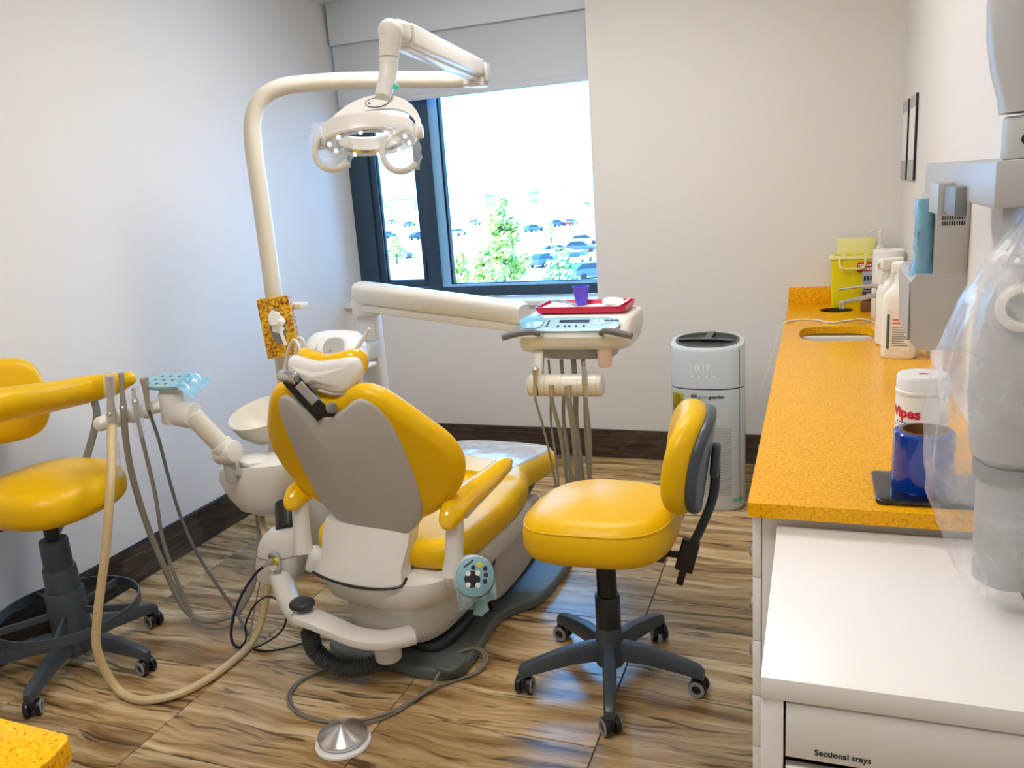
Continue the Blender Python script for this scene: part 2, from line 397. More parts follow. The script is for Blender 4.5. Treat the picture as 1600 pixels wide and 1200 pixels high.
WM = {}        # world matrices of roots
def link(name, data): 
    o = bpy.data.objects.new(name, data); COL.objects.link(o); return o
def tag(o, label=None, cat=None, group=None, kind=None):
    if label: o['label'] = label
    if cat: o['category'] = cat
    if group: o['group'] = group
    if kind: o['kind'] = kind
    return o
def thing(name, label, cat, loc=(0, 0, 0), deg=0, group=None):
    o = link(name, None); M = rotz(loc, deg); o.matrix_world = M; o.empty_display_size = .05
    WM[o.name] = M; return tag(o, label, cat, group)
def wm(o):
    if o is None: return Matrix.Identity(4)
    return WM.get(o.name, Matrix.Identity(4))
def obj(name, g, m, parent=None, label=None, angle=35, origin=None):
    """g is in world space; the part's own frame is its thing's frame"""
    M = wm(parent)
    if parent is None and origin is not None: M = Matrix.Translation(Vector(origin))
    o = link(name, g.mesh(name, M.inverted(), angle)); o.data.materials.append(MATS[m])
    if parent is not None: o.parent = parent
    else: o.matrix_world = M
    WM[o.name] = M
    if label: o['label'] = label
    return o
def one(name, g, m, label, cat, group=None, origin=None, angle=35):
    if origin is None:
        lo = min(p.z for p in g.v); c = sum(g.v, Vector()) / len(g.v); origin = (c.x, c.y, lo)
    return tag(obj(name, g, m, None, None, angle, origin), label, cat, group)
def struct(name, g, m):
    return tag(obj(name, g, m), kind='structure')
def text(name, body, size, M, m, parent, ex=.0004, bold=0., align='LEFT'):
    c = bpy.data.curves.new(name, 'FONT'); c.body = body; c.size = size; c.extrude = ex; c.offset = bold; c.align_x = align; c.resolution_u = 3
    t = bpy.data.objects.new(name, c); COL.objects.link(t)
    bpy.context.view_layer.update()
    me = bpy.data.meshes.new_from_object(t.evaluated_get(bpy.context.evaluated_depsgraph_get()))
    bpy.data.objects.remove(t); bpy.data.curves.remove(c)
    me.transform(wm(parent).inverted() @ M)
    o = link(name, me); me.materials.clear(); me.materials.append(MATS[m]); o.parent = parent; WM[o.name] = wm(parent)
    return o
def copy_tree(o, M, label=None, group=None):
    c = o.copy(); COL.objects.link(c); c.matrix_world = M; WM[c.name] = M
    if label: c['label'] = label
    if group: c['group'] = group
    for ch in list(o.children):
        d = ch.copy(); COL.objects.link(d); d.parent = c
        for gch in list(ch.children):
            e = gch.copy(); COL.objects.link(e); e.parent = d
    return c

# ------------------------------------------------------------------ room shell
XL, XR, YB, YF, ZC = -2.80, 0.39, 4.50, -1.60, 2.85
WX, WZ0 = -1.15, 0.945          # window recess: right edge, sill height
YW = 4.72                        # window plane
T = .12
struct('floor', G().bx(XL - T, XR + T, YF - T, YB + .4, -.2, -.0035), 'grout')
floor = bpy.data.objects['floor']
edges = [XL, -2.556, -1.921, -1.245, -.571, .104, XR]
offs = [1.79, 1.684, 1.62, 1.62, 2.155, 2.02]
PITCHY = .3535
cache = {}
def tile_mesh(w, d, t, m, axis):
    k = (round(w, 3), round(d, 3), round(t, 3), m, axis)
    if k not in cache:
        g = G().box((w, d, t), (0, 0, 0), None, .0012, 1)
        cache[k] = g.mesh('tile'); cache[k].materials.append(MATS[m])
    return cache[k]
for ci in range(6):
    x0, x1 = edges[ci], edges[ci + 1]
    y = offs[ci] - PITCHY * math.ceil((offs[ci] - YF) / PITCHY)
    while y < YB:
        a, b = max(y, YF), min(y + PITCHY, YB)
        if b - a > .02:
            o = link('floor_tile', tile_mesh(x1 - x0 - .0035, b - a - .0035, .012, 'floor_tile', 'x'))
            o.parent = floor; o.location = ((x0 + x1) / 2, (a + b) / 2, -.006)
        y += PITCHY
struct('ceiling', G().bx(XL - T, XR + T, YF - T, YB + .4, ZC, ZC + .15), 'ceiling')
struct('wall_left', G().bx(XL - T, XL, YF - T, YB + .4, -.2, ZC), 'wall')
struct('wall_right', G().bx(XR, XR + T, YF - T, YB + .4, -.2, ZC), 'wall')
struct('wall_front', G().bx(XL, XR, YF - T, YF, -.2, ZC), 'wall')
struct('wall_back', G().bx(XL, WX, YB, YB + .36, -.2, WZ0 - .028).bx(WX, XR, YB, YB + .36, -.2, ZC).bx(XL, WX, YB, YB + .36, 2.74, ZC), 'wall')
# baseboards of dark wood-look tile
BH = .172
def base_run(name, axis, fixed, a, b, joints, m):
    if axis == 'y': g = G().bx(fixed, fixed + .006, a, b, .0, BH - .002)
    else: g = G().bx(a, b, fixed - .006, fixed, .0, BH - .002)
    s = struct(name, g, 'grout_light')
    pts = [a] + [j for j in joints if a < j < b] + [b]
    for p, q in zip(pts, pts[1:]):
        w = q - p - .003
        me = tile_mesh(w, .012, BH, m, 'x')
        if axis == 'y': loc = (fixed + .006, (p + q) / 2, BH / 2)
        else: loc = ((p + q) / 2, fixed - .006, BH / 2)
        o = link('baseboard_tile', me); o.parent = s; o.location = loc
        if axis == 'y': o.rotation_euler = (0, 0, math.pi / 2)
base_run('baseboard_left', 'y', XL, YF, YB, [3.115 - .66 * k for k in range(-2, 8)], 'base_tile')
base_run('baseboard_back', 'x', YB, XL + .013, -.101, [-2.143 + .66 * k for k in range(-1, 5)], 'base_tile')

# ------------------------------------------------------------------ window
win = tag(link('window_1', None), kind='structure'); WM[win.name] = Matrix.Identity(4)
obj('window_sill', G().bx(XL, WX + .0, YB - .022, YW, WZ0 - .03, WZ0, .004), 'sill', win)
zt = 2.74
fr = G()
XG0 = -2.145
fr.bx(XL, XL + .14, YW, YW + .09, WZ0, zt, .003)            # left jamb
fr.bx(XL + .14, WX, YW, YW + .09, WZ0, WZ0 + .062, .003)     # bottom rail
fr.bx(-2.302, -2.215, YW - .012, YW + .09, WZ0, zt, .003)     # mullion
fr.bx(WX - .0, WX + .03, YW, YW + .09, WZ0, zt, .003)
fr.bx(XL + .14, -2.3, YW, YW + .09, zt - .06, zt, .003); fr.bx(-2.215, WX, YW, YW + .09, zt - .06, zt, .003)
obj('window_frame', fr, 'frame_dark', win)
obj('mullion_face', G().bx(-2.215, -2.158, YW + .004, YW + .085, WZ0 + .055, zt - .06, .002), 'frame_skylit', win, 'mullion reveal coloured pale blue as lit by the sky')
obj('glazing_bead', G().bx(-2.215, WX, YW + .001, YW + .07, WZ0 + .062, WZ0 + .076, .002), 'frame_skylit', win)
sash = G()
sx0, sx1, sz0, sz1 = -2.655, -2.305, WZ0 + .066, zt - .065
for a in ((sx0, sx0 + .04, sz0, sz1), (sx1 - .04, sx1, sz0, sz1), (sx0 + .04, sx1 - .04, sz0, sz0 + .045), (sx0 + .04, sx1 - .04, sz1 - .045, sz1)):
    sash.bx(a[0], a[1], YW + .012, YW + .07, a[2], a[3], .003)
so = obj('casement_sash', sash, 'frame_dark', win)
gk = G(); gk.bx(sx0 + .038, sx0 + .046, YW + .03, YW + .05, sz0 + .04, sz1 - .04); gk.bx(sx1 - .046, sx1 - .038, YW + .03, YW + .05, sz0 + .04, sz1 - .04)
gk.bx(sx0 + .04, sx1 - .04, YW + .03, YW + .05, sz0 + .04, sz0 + .048)
obj('gasket', gk, 'gasket', so)
obj('gasket', G().bx(-2.158, -2.145, YW + .02, YW + .06, WZ0 + .07, zt - .06).bx(-2.158, WX, YW + .02, YW + .06, WZ0 + .074, WZ0 + .08), 'gasket', win)
obj('glass_pane', G().bx(sx0 + .04, sx1 - .04, YW + .038, YW + .042, sz0 + .045, sz1 - .045), 'glass', so)
obj('glass_pane', G().bx(-2.15, WX, YW + .038, YW + .042, WZ0 + .07, zt - .06), 'glass', win)
h = G(); h.beam((-2.55, YW - .015, WZ0 + .062), (-2.44, YW - .05, WZ0 + .030), .016, .010, bev=.003); h.bx(-2.46, -2.40, YW - .012, YW + .002, WZ0 + .022, WZ0 + .045, .004)
obj('crank_handle', h, 'satin_metal', win)
obj('lock_lever', G().bx(-2.335, -2.315, YW - .004, YW + .014, WZ0 + .10, WZ0 + .24, .004), 'frame_dark', win)

bl = thing('roller_blind', 'pale grey roller blind pulled a third of the way down the window', 'blind', (-1.98, 4.63, 2.14))
obj('fabric', G().bx(XL + .02, WX, 4.652, 4.655, 2.165, 2.70), 'blind', bl)
obj('bottom_bar', G().bx(XL + .02, WX, 4.642, 4.662, 2.135, 2.17, .006), 'blind', bl)
obj('lit_fabric', G().bx(XL + .02, WX, 4.622, 4.64, 2.50, 2.74, .004), 'lit_fabric', bl)  # added paler sheet, its lower edge draws the shadow line across the fabric

# ------------------------------------------------------------------ ceiling lights (above the frame)
for k, (lx, ly) in enumerate(((-1.08, 2.95), (-1.05, .7))):
    t = thing('ceiling_light', ('square white ceiling light panel nearer the window', 'square white ceiling light panel above the camera')[k], 'ceiling light', (lx, ly, ZC - .03), 0, 'ceiling light panels')
    g = G()
    for a in ((-.62, .62, -.32, -.30), (-.62, .62, .30, .32), (-.62, -.60, -.30, .30), (.60, .62, -.30, .30)): g.bx(lx + a[0], lx + a[1], ly + a[2], ly + a[3], ZC - .03, ZC, .002)
    obj('frame', g, 'white_plastic', t)
    obj('diffuser', G().bx(lx - .60, lx + .60, ly - .30, ly + .30, ZC - .02, ZC - .008), 'light_panel', t)

# ------------------------------------------------------------------ counter along the right wall
CX, CY0, CZ = -.126, 1.70, .894
sink_c, hole_c = (.095, 3.66), (.106, 4.29)
sink_out = [(sink_c[0] + x, sink_c[1] + y) for x, y in superell(.30, .33, 3.4, 40)]
hole_out = [(hole_c[0] + x * 1.0, hole_c[1] + y) for x, y in circ(.078, 32)]
top = thing('countertop', 'speckled yellow stone worktop running along the right wall', 'countertop', (.13, 3.1, CZ - .032))
obj('top_slab', G().plate([(CX, CY0), (XR, CY0), (XR, YB), (CX, YB)], [sink_out, hole_out], CZ - .032, CZ), 'quartz', top, angle=25)
one('backsplash', G().bx(CX + .002, XR, YB - .02, YB, CZ, CZ + .09, .001), 'quartz', 'speckled yellow stone upstand at the back end of the worktop', 'backsplash')
sk = thing('sink_basin', 'oval stainless steel sink set under the yellow worktop', 'sink', (sink_c[0], sink_c[1], CZ - .16))
rings = []
for ins, z in ((-.012, CZ - .0335), (.0, CZ - .034), (.006, CZ - .10), (.03, CZ - .145), (.08, CZ - .155), (.14, CZ - .158)):
    rings.append([Vector((sink_c[0] + x * (1 - ins / .15), sink_c[1] + y * (1 - ins / .165), z)) for x, y in superell(.30, .33, 3.4, 40)])
obj('basin', G().loft(rings, cap=False), 'steel', sk)
obj('drain', G().lathe([(0, 0), (.022, 0), (.024, -.003), (0, -.003)], Matrix.Translation((sink_c[0], sink_c[1], CZ - .153))), 'chrome', sk)
wb_ = one('waste_chute', G().lathe([(.077, 0), (.077, -.14), (0, -.14)], Matrix.Translation((hole_c[0], hole_c[1], CZ - .002)), 32), 'steel', 'round waste opening cut in the worktop near the back wall', 'waste chute')

units = [1.735, 2.35, 3.05, 3.77, YB - .002]
ulab = ['white drawer cabinet at the near end under the yellow worktop', 'white door cabinet beside the drawers under the yellow worktop', 'white door cabinet under the sink', 'white door cabinet in the back corner under the worktop']
for k in range(4):
    a, b = units[k] + .001, units[k + 1] - .001
    c = thing('base_cabinet', ulab[k], 'cabinet', (.14, (a + b) / 2, 0), 0, 'base cabinets under the worktop')
    g = G().bx(-.045, XR - .002, a, b, 0, .10)
    t_ = .018
    g.bx(-.098, XR - .002, a, a + t_, .10, CZ - .034); g.bx(-.098, XR - .002, b - t_, b, .10, CZ - .034)
    g.bx(-.098, XR - .002, a + t_, b - t_, .10, .118); g.bx(XR - .02, XR - .002, a + t_, b - t_, .118, CZ - .034)
    obj('carcass', g, 'cabinet_white', c)
    if k == 0:
        zs = [.104, .268, .404, .545, .703, .857]
        for z0, z1 in zip(zs, zs[1:]):
            d = obj('drawer', G().bx(-.118, -.100, a, b, z0 + .0015, z1 - .0015, .0015), 'cabinet_white', c)
            ym, zm = (a + b) / 2, (z0 + z1) / 2
            obj('knob', G().lathe([(0, 0), (.009, 0), (.007, .008), (.009, .014), (.015, .018), (.016, .023), (.012, .028), (0, .030)], frame((-.118, ym, zm), (-1, 0, 0))), 'satin_metal', d)
    else:
        d = obj('door', G().bx(-.118, -.100, a + .0015, b - .0015, .106, .857, .0015), 'cabinet_white', c)
        obj('knob', G().lathe([(0, 0), (.009, 0), (.007, .008), (.009, .014), (.015, .018), (.016, .023), (.012, .028), (0, .030)], frame((-.118, a + .06, .78), (-1, 0, 0))), 'chrome', d)

# faucet
fx, fy = .275, 3.90
fa = thing('faucet', 'chrome lever faucet behind the oval sink', 'faucet', (fx, fy, CZ))
obj('body', G().lathe([(0, 0), (.026, 0), (.026, .006), (.019, .012), (.019, .125), (.021, .13), (.021, .15), (.012, .158), (0, .16)], Matrix.Translation((fx, fy, CZ))), 'chrome', fa)
sp = (Vector((fx - .17, fy - .05, CZ + .098)) , Vector((fx - .01, fy, CZ + .128)))
obj('spout', G().beam(sp[0], sp[1], .028, .020, bev=.006).cyl(sp[0] + Vector((.012, 0, .004)), sp[0] + Vector((.012, 0, -.022)), .011), 'chrome', fa)
obj('lever', G().tube([(fx, fy, CZ + .16), (fx - .06, fy - .01, CZ + .168), (fx - .17, fy - .03, CZ + .158)], [.010, .008, .005], 8), 'chrome', fa)

# ------------------------------------------------------------------ things on the counter
# sharps container
a0, a1 = at(1297, 470, 4.36), at(1364, 470, 4.36)
sx_, sw = (a0.x + a1.x) / 2, a1.x - a0.x
sh = thing('sharps_container', 'yellow plastic sharps container with a clear lid against the back wall', 'container', (sx_, 4.415, CZ))
rings = []
for z, k in ((0, .90), (.004, .93), (.05, .95), (.235, 1.0), (.24, 1.0)):
    rings.append([Vector((sx_ + x * k, 4.415 + y * k, CZ + z)) for x, y in rrect(sw, .12, .018)])
obj('body', G().loft(rings), 'sharps', sh)
lid = obj('lid', G().slab([(x + sx_, y + 4.415) for x, y in rrect(sw + .012, .13, .02)], CZ + .236, CZ + .256, .005), 'sharps_lid', sh)
for k in range(4): obj('lid_tab', G().bx(sx_ - sw / 2 + .015 + k * .052, sx_ - sw / 2 + .045 + k * .052, 4.352, 4.357, CZ + .257, CZ + .268, .002), 'sharps', lid)
obj('flap', G().bx(sx_ - sw / 2 + .03, sx_ + sw / 2 + .01, 4.462, 4.468, CZ + .25, CZ + .335, .003), 'sharps_lid', sh)
hy = 4.348
obj('handle', G().tube([(sx_ - .06, hy, CZ + .245), (sx_ - .05, hy - .012, CZ + .20), (sx_, hy - .014, CZ + .195), (sx_ + .05, hy - .012, CZ + .20), (sx_ + .06, hy, CZ + .245)], .006, 8), 'sharps_lid', sh)
obj('side_label', G().bx(sx_ + .012, sx_ + .064, 4.352, 4.357, CZ + .07, CZ + .185), 'label_yellow', sh)
rl = obj('warning_label', G().slab([(x, y) for x, y in rrect(.072, .05, .012)], 0, .0015, .0004, M=frame((sx_ + .057, 4.3495, CZ + .20), (0, -1, 0), (1, 0, 0))), 'label_red', sh)
text('warning_text', 'YELLOW', .0155, frame((sx_ + .025, 4.3475, CZ + .203), (0, -1, 0), (1, 0, 0)), 'text_white', sh, bold=.0006)
g = G()
for k in range(6): g.bx(sx_ + .026 + k * .0105, sx_ + .034 + k * .0105, 4.3470, 4.3480, CZ + .185, CZ + .197)
obj('print_line', g, 'text_white', sh)
# small carton with silver and plum print on a brown block
cb = thing('wipe_carton', 'small silver and plum carton beside the sharps container', 'box', (.262, 4.26, CZ))
obj('block', G().bx(.214, .31, 4.21, 4.30, CZ, CZ + .052, .004), 'cardboard', cb)
obj('plum_panel', G().bx(.219, .315, 4.215, 4.295, CZ + .052, CZ + .098, .002), 'label_plum', cb)
obj('silver_panel', G().bx(.219, .315, 4.213, 4.297, CZ + .098, CZ + .185, .002), 'label_silver', cb)
g = G()
for k in range(6): g.bx(.222 + k * .014, .231 + k * .014, 4.2115, 4.213, CZ + .150, CZ + .172)
g.bx(.222, .31, 4.2115, 4.213, CZ + .105, CZ + .110)
obj('print_line', g, 'ink', cb)
obj('swirl', G().tube([Vector((.25 + .018 * math.cos(q * .8), 4.2135, CZ + .076 + .012 * math.sin(q * .8))) for q in range(8)], .002, 6), 'text_white', cb)
# pump bottle
px_ = at(1373, 440, 4.40)
pb = thing('pump_bottle', 'white lotion pump bottle behind the paper towel roll', 'bottle', (px_.x, 4.40, CZ))
Mp = Matrix.Translation((px_.x, 4.40, CZ))
obj('body', G().lathe([(0, 0), (.038, 0), (.042, .006), (.042, .20), (.034, .235), (.016, .25), (.016, .275), (0, .275)], Mp), 'bottle_white', pb)
obj('pump', G().lathe([(0, .275), (.018, .275), (.018, .295), (.006, .30), (.006, .36), (.016, .362), (.016, .378), (0, .380)], Mp).tube([Mp @ Vector((0, 0, .372)), Mp @ Vector((-.03, -.005, .374)), Mp @ Vector((-.052, -.008, .358))], .006, 8), 'bottle_white', pb)
# paper towel roll
pt = at(1390, 430, 4.05)
pr_ = thing('paper_towel_roll', 'white paper towel roll standing by the right wall', 'paper roll', (.315, 4.08, CZ))
Mt = Matrix.Translation((.315, 4.08, CZ))
obj('paper', G().lathe([(.022, 0), (.064, 0), (.066, .004), (.066, .302), (.062, .306), (.022, .306), (.022, 0)], Mt, 32), 'paper', pr_)
obj('core', G().lathe([(.0195, .002), (.0215, .002), (.0215, .300), (.0195, .300), (.0195, .002)], Mt, 24), 'cardboard', pr_)
# spray bottles
def spray(name, label, X, Y, ang, s, blue, nz=1):
    r = thing(name, label, 'spray bottle', (X, Y, CZ), ang, 'spray bottles by the sink'); M = wm(r)
    def rg(w, d, z, e=3.2): return [M @ Vector((x, y, z * s)) for x, y in superell(w * s, d * s, e, 28)]
    bd = obj('body', G().loft([rg(.096, .064, 0), rg(.108, .072, .006), rg(.110, .074, .02), rg(.108, .073, .195), rg(.100, .068, .215), rg(.066, .05, .236), rg(.042, .042, .25), rg(.040, .040, .268)]), 'bottle_white', r)
    hd = obj('trigger_head', G().slab(rrect(.085 * s, .034 * s, .010 * s), 0, .042 * s, .008 * s, M=M @ Matrix.Translation((-.012 * s * nz, 0, .278 * s)))
        .cyl(M @ Vector((0, 0, .262 * s)), M @ Vector((0, 0, .282 * s)), .022 * s)
        .cyl(M @ Vector((-.052 * s * nz, 0, .303 * s)), M @ Vector((-.066 * s * nz, 0, .303 * s)), .010 * s, n=12), 'bottle_white', r)
    obj('trigger', G().tube([M @ Vector((-.03 * s * nz, 0, .28 * s)), M @ Vector((-.045 * s * nz, 0, .255 * s)), M @ Vector((-.042 * s * nz, 0, .228 * s))], .006 * s, 8), 'bottle_white', hd)
    fy = -.0375 * s
    def lab(nm, x0, x1, z0, z1, m): obj(nm, G().add([(x0*s, fy, z0*s), (x1*s, fy, z0*s), (x1*s, fy, z1*s), (x0*s, fy, z1*s), (x0*s, fy+.004, z0*s), (x1*s, fy+.004, z0*s), (x1*s, fy+.004, z1*s), (x0*s, fy+.004, z1*s)], [(0,1,2,3),(7,6,5,4),(0,4,5,1),(1,5,6,2),(2,6,7,3),(3,7,4,0)], M), m, bd)
    lab('label', -.035, .035, .03, .165, 'label_blue' if blue else 'label_white')
    fy -= .0006
    if not blue:
        lab('label_stripe', -.035, -.026, .035, .15, 'text_green')
        lab('label_title', -.018, .03, .128, .136, 'text_pink'); lab('label_title', -.018, .026, .118, .124, 'text_pink')
        for q in range(9): lab('label_line', -.018, .03 - .006 * (q % 3), .045 + q * .0075, .0475 + q * .0075, 'text_green')
spray('spray_bottle', 'white spray bottle with small print label in front of the faucet', .292, 3.19, -12, 1.08, False, -1)
spray('spray_bottle', 'blue labelled spray bottle half hidden behind the white one', .285, 3.43, 24, 1.05, True)
# wipes canister
wx, wy = .242, 2.06
wc = thing('wipes_canister', 'white wipes canister with red lettering behind the blue film roll', 'canister', (wx, wy, CZ))
Mw = Matrix.Translation((wx, wy, CZ))
obj('body', G().lathe([(0, 0), (.053, 0), (.056, .004), (.056, .155), (.054, .16), (0, .16)], Mw, 40), 'bottle_white', wc)
lo = obj('lid', G().lathe([(0, .16), (.057, .16), (.058, .163), (.058, .168), (.056, .170), (.056, .198), (.053, .204), (0, .207)], Mw, 40), 'bright_plastic', wc)
def wrap_text(body, size, z, r, m, cx, cy, parent, ang0, name, bold=0.):
    c = bpy.data.curves.new(name, 'FONT'); c.body = body; c.size = size; c.offset = bold; c.extrude = .0002; c.resolution_u = 3
    t = bpy.data.objects.new(name, c); COL.objects.link(t); bpy.context.view_layer.update()
    me = bpy.data.meshes.new_from_object(t.evaluated_get(bpy.context.evaluated_depsgraph_get())); bpy.data.objects.remove(t)
    inv = wm(parent).inverted()
    for v in me.vertices:
        a = ang0 + v.co.x / r; v.co = inv @ Vector((cx + (r + .0005 + v.co.z) * math.sin(a), cy - (r + .0005 + v.co.z) * math.cos(a), z + v.co.y))
    o = link(name, me); me.materials.clear(); me.materials.append(MATS[m]); o.parent = parent
wrap_text('Wipes', .034, CZ + .108, .0562, 'text_red', wx, wy, wc, -1.72, 'red_lettering', .0012)
g = G()
for q in range(6):
    z = CZ + .094 - q * .009
    for k in range(10):
        a = -1.35 + k * .14
        if (k * 7 + q * 3) % 5 == 0: continue
        p = [Vector((wx + .0566 * math.sin(b), wy - .0566 * math.cos(b), zz)) for b, zz in ((a, z), (a + .10, z), (a + .10, z + .003), (a, z + .003))]
        g.add(p, [(0, 1, 2, 3)])
obj('small_print', g, 'ink', wc)
obj('lid_logo', G().slab(superell(.022, .010, 2, 20), 0, .0008, .0002, M=Mw @ Matrix.Translation((.0, -.012, .2065))), 'text_red', lo)
# blue barrier film on a black plate
rx, ry = .222, 1.825
bp_ = one('dispenser_base', G().slab([(x + .235, y + 1.825) for x, y in rrect(.215, .185, .014)], CZ, CZ + .012, .004), 'black_gloss', 'glossy black base plate under the blue film roll', 'base plate')
rf = thing('barrier_film_roll', 'roll of deep blue barrier film on the black plate', 'film roll', (rx, ry, CZ + .012))
Mr = Matrix.Translation((rx, ry, CZ + .012))
obj('film', G().lathe([(.041, 0), (.060, 0), (.061, .003), (.059, .122), (.056, .125), (.045, .126)], Mr, 40), 'roll_blue', rf)
obj('core', G().lathe([(.041, .0), (.046, .0), (.046, .127), (.041, .127), (.041, .0)], Mr, 40), 'cardboard', rf)
# cord of the air purifier lying over the counter
one('power_cord', G().tube([(.262, 3.86, CZ + .005), at(1345, 490, 3.98).lerp(Vector((.21, 3.98, CZ + .005)), 1), (.14, 3.94, CZ + .005), (.07, 3.90, CZ + .005), (.0, 3.98, CZ + .005), (-.08, 3.97, CZ + .005), (-.131, 3.90, CZ + .001), (-.150, 3.88, CZ - .06), (-.19, 3.88, .70), (-.25, 3.89, .52), (-.285, 3.90, .42), (-.290, 3.91, .40)], .0042, 8), 'cord_white', 'white power cord running off the counter edge to the air purifier', 'power cord')

# ------------------------------------------------------------------ white drawer unit in the right foreground
dx0, dx1, dy0, dy1, dzt = -.066, .345, 1.142, 1.715, .84
du = thing('drawer_unit', 'white drawer unit in the right foreground with a printed drawer label', 'drawer unit', ((dx0 + dx1) / 2, (dy0 + dy1) / 2, 0))
obj('top_panel', G().bx(dx0, dx1, dy0, dy1, dzt - .036, dzt, .0012), 'cabinet_white', du)
pw = .033
obj('side_panel', G().bx(dx0, dx0 + pw, dy0 + .002, dy1, 0, dzt - .0365, .001), 'cabinet_white', du)
obj('side_panel', G().bx(dx1 - pw, dx1, dy0 + .002, dy1, 0, dzt - .0365, .001), 'cabinet_white', du)
obj('back_panel', G().bx(dx0 + pw, dx1 - pw, dy1 - .012, dy1 - .002, .02, dzt - .037), 'cabinet_white', du)
obj('bottom_panel', G().bx(dx0 + pw, dx1 - pw, dy0 + .01, dy1 - .014, .02, .045), 'cabinet_white', du)
z = dzt - .0405
zlab = at(1272, 1185, dy0 + .003)
for k, hh in enumerate((z - at(1236, 1183, dy0 + .003).z, .108, .108, .19, .19)):
    d = obj('drawer', G().bx(dx0 + pw + .0035, dx1 - pw - .0035, dy0 + .003, dy0 + .020, z - hh, z, .001), 'cabinet_white', du)
    obj('drawer_box', G().bx(dx0 + pw + .012, dx1 - pw - .012, dy0 + .021, dy1 - .03, z - hh + .012, z - .03), 'cabinet_line', d)
    if k == 0:
        text('drawer_lettering', 'Sectional trays', .0135, frame((zlab.x, dy0 + .0025, at(1272, 1179, dy0 + .003).z), (0, -1, 0), (1, 0, 0)), 'ink', d, bold=.0002)
    z -= hh + .018

# ------------------------------------------------------------------ yellow worktop in the left foreground
lw = thing('side_worktop', 'corner of a speckled yellow worktop in the left foreground', 'countertop', (-1.9, .4, CZ - .032))
obj('top_slab', G().slab([(-.945, .690), (-.955, .700), (XL + .002, .745), (XL + .002, .06), (-.90, .06), (-.935, .66)], CZ - .034, CZ, .003, k=3), 'quartz', lw)
lc = thing('side_cabinet', 'white cabinet under the yellow worktop in the left foreground', 'cabinet', (-1.9, .36, 0))
obj('carcass', G().bx(XL + .002, -.99, .06, .63, .1, CZ - .035).bx(XL + .002, -1.02, .10, .57, 0, .1), 'cabinet_white', lc)
for k in range(3):
    d = obj('door', G().bx(XL + .02 + k * .59, XL + .02 + k * .59 + .58, .632, .65, .11, .85, .002), 'cabinet_white', lc)
    obj('knob', G().lathe([(0, 0), (.009, 0), (.007, .008), (.015, .018), (.012, .028), (0, .030)], frame((XL + .08 + k * .59, .65, .78), (0, 1, 0))), 'chrome', d)

# ------------------------------------------------------------------ air purifier
ax, ay, aw, ad, ah = -.470, 3.885, .345, .225, .83
ap = thing('air_purifier', 'tall pale grey air purifier tower standing against the back wall', 'air purifier', (ax, ay, 0))
eo = superell(aw, ad, 2.5, 56)
def er(z, k=1., slope=0.): return [Vector((ax + x * k, ay + y * k, z + slope * (y / ad + .5))) for x, y in eo]
obj('lower_body', G().loft([er(.0, .93), er(.012, .985), er(.02, 1.), er(.606, 1.)]), 'purifier', ap)
obj('seam_band', G().loft([er(.605, .985), er(.614, .985)]), 'purifier_line', ap)
up = obj('upper_body', G().loft([er(.613, 1.), er(.785, 1., .04), er(.797, .99, .0405), er(.801, .965, .041)]), 'purifier', ap)
gz = .802
def er2(k, dz): return [Vector((ax + x * k, ay + y * k * .94, gz + dz + .042 * (y * k * .94 / ad + .5))) for x, y in superell(aw, ad, 2.2, 56)]
obj('vent_rim', G().loft([er2(.86, -.002), er2(.86, .005), er2(.80, .005), er2(.79, -.004)], cap=False), 'dark_grey', ap)
obj('vent_well', G().loft([er2(.80, .0005), er2(.5, .0008), er2(.1, .0008)]), 'black', ap)
cz = gz + .042 * .5 + .006
g = G().slab([(x + ax, y + ay) for x, y in superell(.075, .03, 2.2, 24)], cz - .004, cz + .006, .004)
for p, q in (((-.135, -.004), (-.03, 0)), ((.03, 0), (.13, -.02))):
    g.beam((ax + p[0], ay + p[1], cz + p[1] * .2), (ax + q[0], ay + q[1], cz + q[1] * .2), .016, .008, bev=.002)
g.beam((ax, ay, cz), (ax + .014, ay + .085, cz + .018), .032, .008, bev=.002)
obj('vent_spokes', g, 'dark_grey', ap)
fyp = lambda x: ay - ad / 2 * (max(0., 1 - abs(2 * (x - ax) / aw) ** 2.5)) ** (1 / 2.5)
obj('side_trim', G().tube([(ax + .152, fyp(ax + .152) - .0005, .62), (ax + .152, fyp(ax + .152) - .0005, .79)], .0018, 6, raw=True).tube([(ax + .152, fyp(ax + .152) - .0005, .03), (ax + .152, fyp(ax + .152) - .0005, .6)], .0015, 6, raw=True), 'mid_grey', ap)
# perforated field: real recessed dots
g = G(); dots = 0
rows = 44
for r in range(rows):
    z = .085 + r * .0078
    for c in range(30):
        x = ax - .115 + c * .0078 + (.0039 if r % 2 else 0)
        if x > ax + .125: continue
        y = fyp(x) - .0006; rr = .0021
        g.add([(x + rr * math.cos(q * 1.0472), y, z + rr * math.sin(q * 1.0472)) for q in range(6)], [tuple(range(6))])
tag(obj('perforations', g, 'perforated', ap), kind='stuff')
def on_front(x0, x1, z0, z1, off=.0006):
    g = G(); n = 6
    for k in range(n):
        a, b = lerp(x0, x1, k / n), lerp(x0, x1, (k + 1) / n)
        g.add([(a, fyp(a) - off, z0), (b, fyp(b) - off, z0), (b, fyp(b) - off, z1), (a, fyp(a) - off, z1)], [(0, 1, 2, 3)])
    return g
obj('warning_sticker', on_front(ax - .158, ax - .10, .49, .585), 'sticker', ap)
g = G()
for k in range(9): g.v += on_front(ax - .155, ax - .108 - .006 * (k % 3), .50 + k * .009, .503 + k * .009, .0012).v
n_ = len(g.v) // 4; g.f = [(4*i, 4*i+1, 4*i+2, 4*i+3) for i in range(n_)]
obj('sticker_print', g, 'ink', ap)
